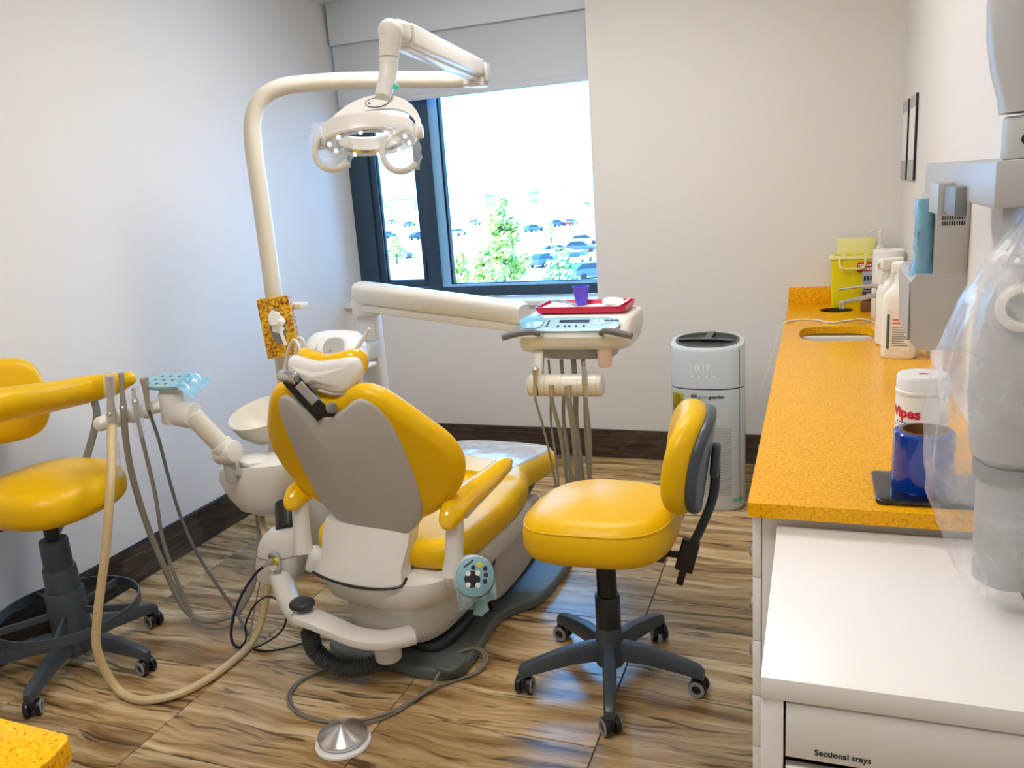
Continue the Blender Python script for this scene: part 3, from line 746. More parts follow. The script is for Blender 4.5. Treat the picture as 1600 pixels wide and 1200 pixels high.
obj('mint_tape', on_front(ax + .12, ax + .165, .045, .066, .0008), 'mint_tape', ap)
Mf = lambda x, z: frame((x, fyp(x) - .0012, z), (0, -1, 0), (1, 0, 0))
def front_text(name, body, size, x, z, m, bold=0.):
    o = text(name, body, size, Matrix.Identity(4), m, ap, bold=bold); inv = wm(ap).inverted()
    for v in o.data.vertices:
        q = wm(ap) @ v.co; X = x + q.x; v.co = inv @ Vector((X, fyp(X) - .0010 - q.z * .5, z + q.y))
front_text('logo_light', 'germ', .021, ax - .032, .566, 'mid_grey'); front_text('logo_bold', 'guardian', .021, ax + .016, .566, 'ink', .0007)
xl = ax - .052
lg = G().lathe([(.0125, 0), (.0150, 0), (.0150, .0006), (.0125, .0006), (.0125, 0)], Mf(xl, .573), 24)
for q in range(3):
    a = q * 2.094 + .5; lg.lathe([(0, 0), (.005, 0), (.005, .0006), (0, .0006)], Mf(xl + .0065 * math.cos(a), .573 + .0065 * math.sin(a)), 12)
obj('logo_mark', lg, 'ink', ap)
front_text('display_digits', '0.17', .042, ax - .048, .698, 'lcd_white', .0006)
for k in range(4): obj('touch_key', G().lathe([(0, 0), (.005, 0), (.005, .0006), (0, .0006)], Mf(ax - .06 + k * .034, .672), 10), 'lcd_white', ap)

# ------------------------------------------------------------------ stools
def caster(r, c, ang, nm_ring='caster_ring'):
    """twin wheel caster under the end of a base arm; part with wheel sub-parts"""
    c = Vector(c); ax_ = Vector((math.cos(ang), math.sin(ang), 0)); fw = Vector((-ax_.y, ax_.x, 0))
    hd = G().cyl(c + Vector((0, 0, .05)), c + Vector((0, 0, .075)), .011, n=12)
    hd.beam(c + ax_ * -.010 + Vector((0, 0, .043)), c + ax_ * .010 + Vector((0, 0, .043)), .046, .040, bev=.012)
    ca = obj('caster', hd, 'rubber', r)
    for s in (-1, 1):
        w0 = c + ax_ * (.008 * s) + Vector((0, 0, .029)); w1 = c + ax_ * (.026 * s) + Vector((0, 0, .029))
        wh = obj('wheel', G().cyl(w0, w1, .0285, n=24, bev=.004), 'black', ca)
        M = frame(w1, ax_ * s)
        obj('wheel_ring', G().lathe([(.014, -.001), (.0265, -.002), (.0255, .0022), (.0155, .0026), (.014, -.001)], M, 24), nm_ring, ca)
def star_base(r, c, R, a0, m, hub_r, hub_h, cang):
    c = Vector(c)
    obj('hub', G().lathe([(0, .055), (hub_r * .9, .055), (hub_r, .07), (hub_r * .95, .12), (hub_r * .8, hub_h), (0, hub_h)], Matrix.Translation(c), 24), m, r)
    for k in range(5):
        a = math.radians(a0 + 72 * k); d = Vector((math.cos(a), math.sin(a), 0)); s = Vector((-d.y, d.x, 0))
        rings = []
        for t, zc, w, hh in ((.02, .108, .021, .036), (.45, .108, .021, .030), (.85, .090, .019, .023), (1.0, .080, .018, .020), (1.05, .070, .013, .016)):
            p = c + d * (R * t) + Vector((0, 0, zc))
            rings.append([p + s * (w * x) + Vector((0, 0, hh * y)) for x, y in ((-1, -.9), (1, -.9), (1, .5), (.7, .9), (.0, 1.), (-.7, .9), (-1, .5))])
        obj('base_arm', G().loft(rings), m, r)
        caster(r, c + d * R * .99, math.radians(cang[k]))

# right stool
SC = Vector((-.607, 2.325, 0))
rs = thing('swivel_stool', 'yellow swivel stool with backrest in front of the air purifier', 'stool', SC)
star_base(rs, SC, .292, 211, 'stool_grey', .05, .19, [0, 40, 80, 25, 75])
obj('gas_column', G().cyl(SC + Vector((0, 0, .19)), SC + Vector((0, 0, .30)), .040, n=24, bev=.004), 'stool_dark', rs)
obj('piston', G().cyl(SC + Vector((0, 0, .30)), SC + Vector((0, 0, .472)), .032, n=24), 'black', rs)
obj('seat_plate', G().bx(SC.x - .10, SC.x + .20, SC.y - .07, SC.y + .07, .458, .480, .006), 'stool_dark', rs)
def seat_fn(c, w, d, zf=.02):
    def f(p):
        x, y = p.x / w * 2, p.y / d * 2
        return Vector((c[0] + p.x, c[1] + p.y, p.z - zf * max(0, -x) ** 2 * 1.3 - .008 * y * y))
    return f
seat = obj('seat', G().slab(superell(.480, .458, 2.8, 64), .482, .628, .064, .012, fn=seat_fn((SC.x - .005, SC.y, 0), .475, .455), k=7), 'vinyl', rs)
P_ = [(SC.x - .005 + x * .975, SC.y + y * .975) for x, y in superell(.475, .455, 2.9, 40)]
obj('seam', G().tube([Vector((x, y, .602 - .026 * max(0, -(x - SC.x) / .2375) ** 2 - .008 * ((y - SC.y) / .2275) ** 2)) for x, y in P_], .0022, 6, closed=True, sub=2), 'vinyl', seat)
bc = Vector((SC.x + .280, SC.y - .005, .778)); bn = Vector((-.99, -.11, .16)).normalized(); Mb = frame(bc, bn, Vector((0, 1, 0)))
def back_fn(p): return Vector((p.x, p.y, p.z - .030 * (abs(p.x) / .19) ** 2 * -1 + .012 * math.cos(p.y / .165 * 1.5)))
obj('backrest', G().slab(superell(.365, .325, 2.5, 56), -.03, .052, .038, .008, M=Mb, fn=back_fn, k=6), 'vinyl', rs)
obj('backrest_shell', G().slab(superell(.345, .305, 2.6, 48), -.052, -.018, .014, .0, M=Mb, fn=back_fn, k=4, crown_b=.008), 'stool_grey', rs)
bb_ = bc - bn * .05
br = obj('back_bracket', G().tube([bb_ + Vector((.015, 0, .0)), bb_ + Vector((.010, 0, -.10)), bb_ + Vector((-.018, 0, -.19)), bb_ + Vector((-.060, 0, -.28)), bb_ + Vector((-.10, 0, -.312)), Vector((SC.x + .12, SC.y, .470))], .017, 10, flat=.6), 'stool_dark', rs)
obj('bracket_mount', G().slab(superell(.09, .10, 3, 24), 0, .026, .010, M=frame(bb_ + Vector((.002, 0, 0)), Vector((1, .06, -.1)), Vector((0, 1, 0)))), 'stool_grey', rs)
kx = bb_ + Vector((-.062, -.0, -.262))
obj('tilt_lever', G().beam(kx + Vector((.004, 0, 0)), kx + Vector((-.022, 0, -.10)), .055, .034, up=(0, 1, 0), bev=.006).beam(kx + Vector((-.02, 0, -.09)), kx + Vector((-.036, 0, -.15)), .022, .018, up=(0, 1, 0), bev=.004), 'black', rs)

# left stool with torso arm and foot ring
LC = Vector((-2.505, 1.94, 0))
ls = thing('assistant_stool', 'tall yellow assistant stool with wraparound arm and foot ring by the left wall', 'stool', LC)
star_base(ls, LC, .305, 3, 'stool_grey', .055, .17, [78, 75, 60, 30, 40])
Ml = Matrix.Translation(LC)
obj('column_cover', G().lathe([(0, .15), (.066, .15), (.064, .30), (.062, .305), (0, .305)], Ml, 28), 'stool_grey', ls)
obj('column_cover', G().lathe([(0, .30), (.057, .30), (.055, .385), (.053, .39), (0, .39)], Ml, 28), 'stool_grey', ls)
obj('column_cover', G().lathe([(0, .385), (.048, .385), (.047, .49), (.044, .495), (0, .495)], Ml, 28), 'stool_grey', ls)
obj('piston', G().cyl(LC + Vector((0, 0, .49)), LC + Vector((0, 0, .60)), .025, n=20), 'black', ls)
fr_ = G(); R0 = .235; zr = .215
pr2 = [(R0, zr - .018), (R0 + .006, zr - .018), (R0 + .006, zr + .018), (R0, zr + .018), (R0, zr - .018)]
obj('foot_ring', G().lathe(pr2, Ml, 56), 'stool_grey', ls)
for k in range(5):
    a = math.radians(20 + 72 * k); d = Vector((math.cos(a), math.sin(a), 0))
    obj('ring_spoke', G().beam(LC + d * .05 + Vector((0, 0, zr)), LC + d * (R0 + .001) + Vector((0, 0, zr)), .010, .026, bev=.002), 'stool_grey', ls)
obj('seat_plate', G().bx(LC.x - .11, LC.x + .11, LC.y - .09, LC.y + .09, .585, .602, .006), 'black', ls)
def lseat_fn(p):
    return Vector((LC.x + .00 + p.x, LC.y + .02 + p.y, p.z - .010 * (p.x / .22) ** 2))
sl = obj('seat', G().slab(superell(.46, .46, 2.7, 64), .600, .728, .055, .014, fn=lseat_fn, k=7), 'vinyl', ls)
arc = [Vector((LC.x + .07 + .17 * math.cos(math.radians(q)), LC.y - .16 + .10 * math.sin(math.radians(q)), .655)) for q in range(-75, 40, 15)]
# backrest at the left rear and the torso arm sweeping round towards the chair
bl0 = at(8, 626, 2.02)
Mbl = frame(bl0, Vector((.80, -.42, .10)), Vector((.42, .80, 0)))
obj('backrest', G().slab(superell(.27, .30, 2.8, 48), -.045, .045, .04, .01, M=Mbl, k=6), 'vinyl', ls)
arm_px = [(-70, 655, 1.70), (0, 633, 1.84), (70, 622, 2.02), (130, 610, 2.19), (175, 600, 2.25), (200, 592, 2.27)]
AP = [at(*q) for q in arm_px]
obj('torso_arm', G().tube(AP, [.066, .066, .064, .060, .050, .028], 16, flat=.75).sphere(AP[-1], .028), 'vinyl', ls)
obj('arm_bracket', G().tube([at(145, 620, 2.22), at(150, 660, 2.2), at(120, 760, 2.12), at(90, 830, 2.0), LC + Vector((.04, .02, .59))], .013, 8), 'mid_grey', ls)
obj('height_lever', G().tube([LC + Vector((-.02, -.08, .592)), LC + Vector((-.06, -.17, .585)), LC + Vector((-.10, -.25, .57))], .008, 8).sphere(LC + Vector((-.10, -.25, .57)), (.03, .03, .012)), 'black', ls)

# ------------------------------------------------------------------ dental chair
CH = Vector((-1.33, 2.55, 0)); CDEG = -4.5
ch = thing('dental_chair', 'reclining yellow dental chair with grey backrest shell in the middle of the room', 'dental chair', CH, CDEG)
MC = wm(ch)
def W(u, v, z): return MC @ Vector((u, v, z))
# dark base plate with raised rim and ridge
half = [(0, -.385), (.17, -.385), (.24, -.36), (.275, -.31), (.265, -.16), (.245, .0), (.27, .09), (.335, .19), (.35, .36), (.33, .58), (.25, .70), (.12, .73), (0, .735)]
bo = mirror_outline(half)
obj('base_plate', G().slab(bo, 0, .045, .012, 0, M=MC, k=3), 'dark_grey', ch)
bo2 = mirror_outline([(0, -.30), (.12, -.30), (.17, -.27), (.185, -.15), (.18, .10), (.20, .30), (.18, .55), (.08, .62), (0, .625)])
obj('base_ridge', G().slab(bo2, .044, .085, .02, 0, M=MC, k=3), 'charcoal', ch)
obj('base_pad', G().slab([(x * .30 + .232, y * .5 - .335) for x, y in superell(.30, .22, 3, 24)], .044, .062, .008, M=MC), 'dark_grey', ch)
# lower body: white shell under the seat
def body_ring(z, w, v0, v1, e=3.6): return [W(x, (v0 + v1) / 2 + y, z) for x, y in superell(w, v1 - v0, e, 44)]
obj('lift_body', G().loft([body_ring(.085, .26, -.30, .16), body_ring(.10, .34, -.345, .20), body_ring(.14, .385, -.375, .22), body_ring(.20, .40, -.385, .24), body_ring(.275, .41, -.38, .26)]), 'white_plastic', ch)
obj('upper_tub', G().loft([body_ring(.235, .38, -.34, .40), body_ring(.245, .45, -.39, .42), body_ring(.275, .53, -.425, .44), body_ring(.33, .585, -.440, .45), body_ring(.365, .59, -.435, .45), body_ring(.378, .56, -.415, .43)]), 'white_plastic', ch)
# side cover beyond the arm (right) and its twin
for s in (1, -1):
    pts = [(-.02, .12), (.16, .10), (.36, .13), (.47, .24), (.44, .36), (.22, .375), (.06, .35), (-.04, .24)]
    ol = [(p.x, p.y) for p in spline([(a, b, 0) for a, b in pts], 5, True)]
    Ms = MC @ Matrix(((0, 0, s, 0), (1, 0, 0, 0), (0, 1, 0, 0), (0, 0, 0, 1)))
    obj('side_cover', G().slab(ol, .15, .262, .03, .012, M=Ms, k=4), 'shell_grey', ch)
for s_ in (1, -1): obj('cover_gap', G().tube([W(.258 * s_, -.055, .10), W(.262 * s_, -.06, .20), W(.268 * s_, -.035, .29), W(.268 * s_, .03, .35), W(.262 * s_, .09, .375)], .008, 8), 'black', ch)
obj('leg_frame', G().loft([body_ring(.33, .36, .30, .62), body_ring(.375, .40, .28, .66)]), 'charcoal', ch)
# seat cushion and leg rest as one long upholstered pad
seat_h = [(0, -.355), (.16, -.35), (.25, -.335), (.288, -.28), (.30, -.18), (.312, .0), (.318, .14), (.30, .24), (.265, .31), (.258, .40), (.262, .55), (.25, .66), (.20, .725), (.10, .745), (0, .75)]
def seat_def(p):
    u, v, z = p.x, p.y, p.z
    lift = .0
    if v > -.1: lift += .035 * math.sin(min(1, (v + .1) / .40) * math.pi / 2) ** 2
    if v > .28: lift -= .055 * ((v - .28) / .47) ** 1.5
    dish = -.018 * (1 - min(1, abs(u) / .3) ** 2) * (1 if z > .43 else 0) if v < .2 else 0
    return W(u, v, z + lift + dish)
sco = mirror_outline(seat_h)
sc_ = obj('seat_cushion', G().slab(sco, .376, .492, .050, .012, fn=seat_def, k=7, inner=8), 'vinyl', ch)
# clear plastic cover over the leg rest
cov = mirror_outline([(0, .26), (.18, .265), (.228, .30), (.236, .42), (.240, .55), (.230, .66), (.185, .715), (.10, .738), (0, .742)])
def cov_def(p):
    w = W(0, 0, 0)
    q = seat_def(Vector((p.x, p.y, p.z)));  return q + Vector((0, 0, .0015 * math.sin(p.x * 40) * math.cos(p.y * 33)))
obj('foot_cover', G().slab(cov, .455, .4955, .018, .0125, fn=cov_def, k=6, inner=8), 'film_sheet', ch, 'clear plastic sheet over the foot end')
# backrest: yellow cushion and grey rear shell, tilted back
TILT = math.radians(22)
bu = Vector((0, -math.sin(TILT), math.cos(TILT)))
BM = MC @ frame((0, -.34, .50), Vector((1, 0, 0)).cross(bu), Vector((1, 0, 0)))     # x lateral, y up the back, z towards camera
cush = mirror_outline([(0, .03), (.10, .035), (.19, .065), (.27, .11), (.335, .18), (.362, .27), (.345, .36), (.29, .445), (.235, .52), (.19, .565), (.14, .582), (.09, .57), (.045, .54), (0, .53)])
def cush_fn(p):
    x = p.x / .36; wrap = -.050 * max(0, abs(x) - .45) ** 1.6 * 2.2
    return BM @ Vector((p.x, p.y, p.z + wrap + .03 * (p.y / .58 - .5) ** 2))
obj('back_cushion', G().slab(cush, -.085, -.012, .034, .0, fn=cush_fn, k=6, inner=6, crown_b=.02), 'vinyl', ch)
shell = mirror_outline([(0, -.005), (.10, .008), (.165, .05), (.200, .11), (.212, .20), (.214, .34), (.205, .47), (.18, .535), (.140, .558), (.10, .545), (.055, .513), (0, .500)])
def shell_fn(p):
    return BM @ Vector((p.x + .006, p.y, p.z - .028 * (p.x / .21) ** 2 - .02 * (p.y / .55 - .45) ** 2))
obj('back_shell', G().slab(shell, -.022, .022, .012, .012, fn=shell_fn, k=4, inner=8), 'shell_grey', ch)
# link between backrest and tub
lk = []
for t, y, z, hw in ((0, -.365, .53, .150), (.2, -.392, .48, .152), (.4, -.412, .44, .146), (.6, -.428, .41, .142), (.8, -.440, .385, .146), (1, -.448, .362, .158)):
    row = []
    for k in range(9):
        a = -1 + k / 4; row.append(W(a * hw * 1.12 - .036, y + .035 * abs(a) ** 3 - .012, z))
    for k in range(8, -1, -1):
        a = -1 + k / 4; row.append(W(a * hw * 1.12 - .036, y + .035 * abs(a) ** 3 + .05, z))
    lk.append(row)
obj('back_link', G().loft(lk), 'white_plastic', ch)
gp = [W(-.215, -.435, .368), W(-.14, -.452, .362), (W(-.025, -.466, .358)), W(.07, -.458, .360), W(.132, -.432, .366), W(.138, -.40, .380)]
obj('link_gasket', G().tube(gp, .005, 6), 'black', ch)
# headrest
hb = BM @ Vector((0, .50, .008)); 
HT = at(492, 583, 2.03)
hu = (MC.to_3x3() @ Vector((1, 0, 0)))
hn = (MC.to_3x3() @ Vector((0, -.99, -.06))).normalized()
HM = frame(HT, hn, hu)       # x lateral, y up, z outwards to camera
hs = mirror_outline([(0, -.050), (.05, -.062), (.095, -.055), (.126, -.018), (.128, .022), (.108, .044), (.05, .040), (0, .034)])
def hs_fn(p): return HM @ Vector((p.x + .014, p.y, p.z - .030 * (p.x / .13) ** 2))
obj('headrest_shell', G().slab(hs, -.035, .020, .024, .012, fn=hs_fn, k=5, inner=5), 'white_plastic', ch)
hc_ = mirror_outline([(0, -.045), (.06, -.05), (.10, -.04), (.122, .0), (.122, .034), (.100, .056), (.05, .050), (0, .042)])
def hc_fn(p): return HM @ Vector((p.x + .004, p.y, p.z - .034 * (p.x / .13) ** 2 * 1.0 - .004))
obj('headrest_cushion', G().slab(hc_, -.085, -.024, .026, 0, fn=hc_fn, k=5, inner=5), 'vinyl_gloss', ch)
hA, hB = HM @ Vector((-.098, .000, .036)), HM @ Vector((-.036, -.006, .042))
hg = obj('headrest_hinge', G().cyl(hA, hB, .019, n=24, bev=.003), 'chrome', ch)
hm = (hA + hB) / 2; foot = BM @ Vector((.000, .500, .012))
obj('hinge_plate', G().beam(hm, foot, .052, .014, up=(0, -1, .2), bev=.003), 'black', ch)
dd = (foot - hm).normalized(); sd = hu * .018
obj('slide_bar', G().beam(hm + dd * .03 + sd + Vector((0, -.010, .006)), hm + dd * .105 + sd + Vector((0, -.010, .006)), .030, .008, up=(0, -1, .2), bev=.003), 'satin_metal', ch)
obj('hinge_cap', G().cyl(hB, hB + hu * .004, .011, n=16), 'mid_grey', hg)
obj('hinge_foot', G().box((.075, .012, .022), (0, .004, .006), frame(foot, bu, hu), .003), 'black', ch)
obj('lock_knob', G().cyl(foot + hu * .030 + Vector((0, -.008, .03)), foot + hu * .046 + Vector((0, -.012, .03)), .017, n=16, bev=.003), 'mid_grey', ch)
# arms: rounded yellow pad, white post, pivot
def arm(side):
    s = 1 if side > 0 else -1
    u = .305 * s
    pad_pts = [W(u * 1.0, -.405, .570), W(u * 1.0, -.396, .580), W(u, -.355, .608), W(u, -.26, .622), W(u * 1.03, -.13, .632), W(u * 1.07, -.01, .648), W(u * 1.08, .03, .648)]
    obj('arm_pad', G().tube(pad_pts, [.004, .027, .042, .043, .038, .030, .013], 16, flat=.8).sphere(pad_pts[-1], .0125), 'vinyl_gloss', ch)
    obj('arm_rail', G().tube([W(u * 1.03, -.30, .585), W(u * 1.05, -.16, .598), W(u * 1.08, -.02, .620), W(u * 1.09, .03, .630)], [.020, .014, .012, .008], 10), 'white_plastic', ch)
    obj('arm_post', G().tube([W(u, -.345, .61), W(u, -.352, .54), W(u * .98, -.365, .45), W(u * .96, -.375, .40)], [.028, .029, .030, .034], 16), 'white_plastic', ch)
arm(1); arm(-1)
KC = at(742, 901, 2.155); kn = Vector((.62, -.72, .30)).normalized(); KM = frame(KC, kn, Vector((.76, .64, .12)))
pv = obj('arm_pivot', G().lathe([(0, -.095), (.052, -.095), (.062, -.08), (.066, -.01), (.064, 0), (0, 0)], KM, 32), 'white_plastic', ch)
kp = obj('keypad', G().lathe([(0, .0), (.063, .0), (.062, .004), (.058, .006), (0, .006)], KM, 36), 'console_blue', ch, 'pale blue round chair keypad')
def disc(name, x, y, r, m, parent, M, z=.0062, h=.0014): obj(name, G().lathe([(0, z), (r, z), (r * .9, z + h), (0, z + h)], M @ Matrix.Translation((x, y, 0)), 14), m, parent)
obj('key_panel', G().slab(superell(.048, .050, 2.6, 24), .0060, .0068, .0003, M=KM @ Matrix.Translation((-.012, -.004, 0)) @ Matrix.Rotation(.4, 4, 'Z')), 'ink', kp)
for x, y in ((-.020, .018), (.010, .009), (-.030, -.016), (.000, -.027)): disc('button', x, y, .0085, 'bright_plastic', kp, KM, .0068)
for x, y in ((.038, .014), (.034, -.006), (.026, -.024), (.002, .030)): disc('button', x, y, .0078, 'charcoal', kp, KM)
disc('button', .024, .032, .009, 'label_yellow', kp, KM)
obj('keypad_print', G().slab(rrect(.036, .005, .001), .0062, .0066, .0001, M=KM @ Matrix.Translation((-.010, .046, 0)) @ Matrix.Rotation(.3, 4, 'Z')), 'ink', kp)
fl = []
for k in range(13):
    t = k / 12; a = math.pi * (1.02 + .96 * t)
    p = KM @ Vector((.067 * math.cos(a), .067 * math.sin(a), .008)); q = p + Vector((.01 * math.sin(k * 2.1), -.012 + .006 * math.cos(k * 1.7), -.045 - .012 * math.sin(k * 1.3)))
    fl.append((p, q))
g = G()
for (a, b), (c, d) in zip(fl, fl[1:]): g.add([a, c, d, b, a + Vector((0, .001, 0)), c + Vector((0, .001, 0)), d + Vector((0, .001, 0)), b + Vector((0, .001, 0))], [(0, 1, 2, 3), (7, 6, 5, 4), (0, 3, 7, 4), (1, 5, 6, 2), (3, 2, 6, 7)])
obj('keypad_film', g.lathe([(.067, -.05), (.0685, .0), (.068, .007)], KM, 28), 'film_aqua', ch, 'clear barrier film over the keypad')
obj('arm_bracket', G().beam(KC - kn * .07, W(.17, -.30, .335), .07, .06, bev=.015), 'white_plastic', ch)
obj('arm_bracket', G().beam(W(-.28, -.375, .385), W(-.17, -.30, .335), .10, .075, bev=.02), 'white_plastic', ch)

# ------------------------------------------------------------------ swivel arm and post carrying the water unit (left of the chair)
JX = at(480, 940, 2.02)
un = thing('water_unit_support', 'white swivel arm and post beside the chair base with a ribbed black hose', 'support arm', (JX.x, JX.y, 0))
pA, pB = at(474, 965, 2.02), at(610, 1000, 2.10)
sw = spline([at(470, 962, 2.02), at(492, 968, 2.015), at(520, 980, 2.02), at(560, 996, 2.04), at(605, 1000, 2.08), at(650, 990, 2.15)], 5)
rings = []
for i, p in enumerate(sw):
    d_ = (sw[min(i + 1, len(sw) - 1)] - sw[max(i - 1, 0)]).normalized(); sd_ = d_.cross(Vector((0, 0, 1))).normalized(); t = i / (len(sw) - 1)
    w_, h_ = lerp(.040, .046, math.sin(t * math.pi)) , lerp(.022, .026, t)
    if i in (0, len(sw) - 1): w_ *= .6; h_ *= .6
    rings.append([p + sd_ * x * w_ + Vector((0, 0, 1)) * y * h_ for x, y in superell(2, 2, 2.8, 16)])
obj('swing_arm', G().loft(rings).sphere(pA, (.040, .040, .024)), 'white_plastic', un)
capc = at(472, 944, 2.02)
obj('pivot_cap', G().slab(superell(.082, .075, 2.4, 28), 0, .026, .012, .006, M=Matrix.Translation(capc + Vector((0, 0, -.012)))), 'charcoal', un)
obj('pivot_block', G().cyl(at(605, 1005, 2.12) + Vector((0, 0, -.055)), at(605, 1005, 2.12) + Vector((0, 0, .01)), .045, n=24, bev=.006), 'white_plastic', un)
rib = [at(484, 985, 2.05), at(492, 1015, 2.06), at(525, 1040, 2.07), at(570, 1042, 2.10), at(615, 1020, 2.17)]
g = G(); P_ = spline(rib, 16)
rr = [(.0315 if i % 2 else .0285) for i in range(len(P_))]
g.tube(P_, rr, 14, raw=True)
obj('ribbed_hose', g, 'charcoal', un)
obj('lower_post', G().tube([at(428, 870, 2.22), at(440, 905, 2.18), at(455, 945, 2.10), at(470, 965, 2.04)], [.042, .040, .038, .036], 16), 'white_plastic', un)
# pod with sockets, black collar and upper pod
pd = obj('socket_pod', G().loft([[at(cx + w * math.cos(2*math.pi*k/24) , cy, 2.235) + Vector((0, d * math.sin(2*math.pi*k/24), 0)) for k in range(24)] for cx, cy, w, d in ((441, 861, 36, .070), (443, 846, 35, .068), (447, 832, 31, .06), (450, 824, 25, .048))]), 'white_plastic', un)
obj('pod_seam', G().tube([at(441 + 36.6 * math.cos(q), 861.5, 2.235) + Vector((0, .071 * math.sin(q), 0)) for q in [math.radians(v) for v in range(180, 361, 20)]], .001, 6), 'mid_grey', pd)
fpn = Vector((-.15, -1, .08)).normalized()
sp_c = at(431, 878, 2.16); SM = frame(sp_c, fpn, Vector((1, 0, 0)))
obj('lower_pod', G().loft([[at(cx + w * math.cos(2*math.pi*k/24), cy, 2.235) + Vector((0, d * math.sin(2*math.pi*k/24), 0)) for k in range(24)] for cx, cy, w, d in ((437, 905, 22, .045), (438, 900, 32, .062), (440, 880, 36, .070), (441, 862, 36, .070))]), 'white_plastic', un)
so_ = obj('socket_plate', G().slab(superell(.048, .080, 2.2, 28), 0, .006, .003, M=SM), 'grey_plastic', un)
for x, y, m in ((-.008, .022, 'satin_metal'), (.010, .008, 'label_yellow'), (.0, -.018, 'bright_plastic')):
    obj('socket', G().lathe([(.004, .0), (.0105, 0), (.0105, .012), (.005, .012), (.004, .006), (0, .006)], SM @ Matrix.Translation((x, y, .005)), 16), m, so_)
obj('collar', G().cyl(at(449, 828, 2.24), at(447, 788, 2.31), .040, n=24), 'black', un)
upod = [(at(cx + w * math.cos(2*math.pi*k/28), cy, 2.38) + Vector((0, d * math.sin(2*math.pi*k/28), 0))) for cx, cy, w, d in () for k in range(28)]
rings = []
for cx, cy, w, d in ((424, 798, 26, .05), (420, 790, 40, .075), (414, 770, 52, .095), (408, 745, 60, .105), (408, 728, 60, .105), (412, 718, 54, .095), (420, 714, 30, .05)):
    rings.append([at(cx + w * math.cos(2*math.pi*k/28), cy, 2.40) + Vector((0, d * math.sin(2*math.pi*k/28), 0)) for k in range(28)])
tp = obj('top_pod', G().loft(rings), 'white_plastic', un)
lidc = at(396, 722, 2.36)
obj('pod_lid', G().lathe([(0, 0), (.052, 0), (.054, .004), (.052, .014), (.045, .018), (0, .018)], Matrix.Translation(lidc + Vector((0, 0, .0))) @ Matrix.Rotation(.1, 4, 'Y'), 28), 'white_plastic', un)

# ------------------------------------------------------------------ cuspidor column with bowl
cu = thing('cuspidor_unit', 'white water column with a cream rinse bowl behind the left of the chair', 'rinse unit', (-2.13, 2.86, 0))
obj('column', G().loft([[Vector((-2.12 + x, 2.90 + y, z)) for x, y in superell(w, d, 3.2, 36)] for z, w, d in ((0, .24, .26), (.02, .26, .28), (.50, .24, .26), (.70, .22, .24), (.73, .19, .21))]), 'white_plastic', cu)
bcx = at(408, 640, 2.55)
Mb2 = Matrix.Translation(bcx + Vector((.02, 0, -.012))) @ Matrix.Rotation(math.radians(14), 4, 'X') @ Matrix.Rotation(math.radians(-4), 4, 'Y')
obj('bowl', G().lathe([(0, -.115), (.05, -.112), (.085, -.095), (.125, -.05), (.145, .0), (.148, .008), (.143, .010), (.138, .004), (.118, -.045), (.08, -.08), (0, -.09)], Mb2, 40), 'cream_plastic', cu)
obj('bowl_arm', G().beam(bcx + Vector((.03, .02, -.10)), Vector((-2.10, 2.82, .66)), .10, .07, bev=.02), 'white_plastic', cu)
obj('cup_filler', G().tube([at(455, 590, 2.72) + Vector((0, 0, -.10)), at(462, 545, 2.72), at(466, 528, 2.72), at(474, 532, 2.72), at(478, 548, 2.72)], .0055, 8), 'white_plastic', cu)
obj('rinse_spout', G().tube([at(440, 600, 2.72), at(450, 548, 2.70), at(458, 532, 2.69), at(466, 538, 2.68), at(470, 556, 2.66)], .0065, 8), 'cream_plastic', cu)

# ------------------------------------------------------------------ operating light on its tall pole
po = thing('dental_light', 'white dental operating light on a tall curved pole', 'dental light', (-2.15, 2.9, .72))
p0 = Vector((-2.15, 2.90, .72))
armE = at(722, 125, 3.32)
hz = 2.05
path = [p0, Vector((-2.15, 2.90, 1.2)), Vector((-2.15, 2.90, 1.6)), Vector((-2.15, 2.90, 1.82)), Vector((-2.140, 2.908, 1.93)), Vector((-2.10, 2.93, 2.005)), Vector((-2.03, 2.965, 2.043)), Vector((-1.93, 3.02, 2.053)), Vector((-1.75, 3.11, 2.053)), Vector((armE.x, armE.y, armE.z))]
obj('pole', G().tube(path, [.036] * 4 + [.034] * 6, 18, sub=8), 'cream_plastic', po)
jE = at(748, 122, 3.34)
obj('elbow', G().cyl(jE + Vector((0, 0, -.035)), jE + Vector((0, 0, .045)), .042, n=24, bev=.006).beam(armE, jE, .06, .06, bev=.012), 'white_plastic', po)
jT = at(632, 55, 2.43)
a1_, a2_ = jE + Vector((.0, -.01, .035)), jT
sa = obj('spring_arm', G().beam(a1_, a2_, .062, .070, bev=.012), 'white_plastic', po)
obj('arm_underside', G().beam(a1_ + Vector((-.012, .0, -.040)), a2_ + Vector((-.012, 0, -.036)), .044, .012, bev=.003), 'bright_plastic', sa)
obj('elbow_plate', G().box((.012, .05, .075), (0, 0, 0), Matrix.Translation(jE + Vector((.045, -.01, .015))), .003), 'grey_plastic', po)
kt = at(610, 42, 2.36)
neck = [at(611, 50, 2.36), at(608, 80, 2.36), at(607, 105, 2.355), at(605, 122, 2.345), at(601, 140, 2.33), at(598, 153, 2.315)]
obj('neck', G().tube(neck, [.036, .031, .028, .027, .026, .024], 18), 'white_plastic', po)
obj('neck_head', G().beam(at(612, 46, 2.36), at(634, 52, 2.43), .055, .062, bev=.018).sphere(at(610, 48, 2.36), (.038, .038, .034)), 'white_plastic', po)
obj('neck_seam', G().lathe([(.0298, 0), (.0304, .001), (.0298, .002), (.0298, 0)], frame(at(607.5, 90, 2.357), (0.05, .05, 1)), 24), 'mid_grey', po)
obj('neck_notch', G().box((.014, .02, .05), (0, 0, 0), Matrix.Translation(at(622, 52, 2.385) + Vector((.0, -.034, -.012))), .003), 'black', po)
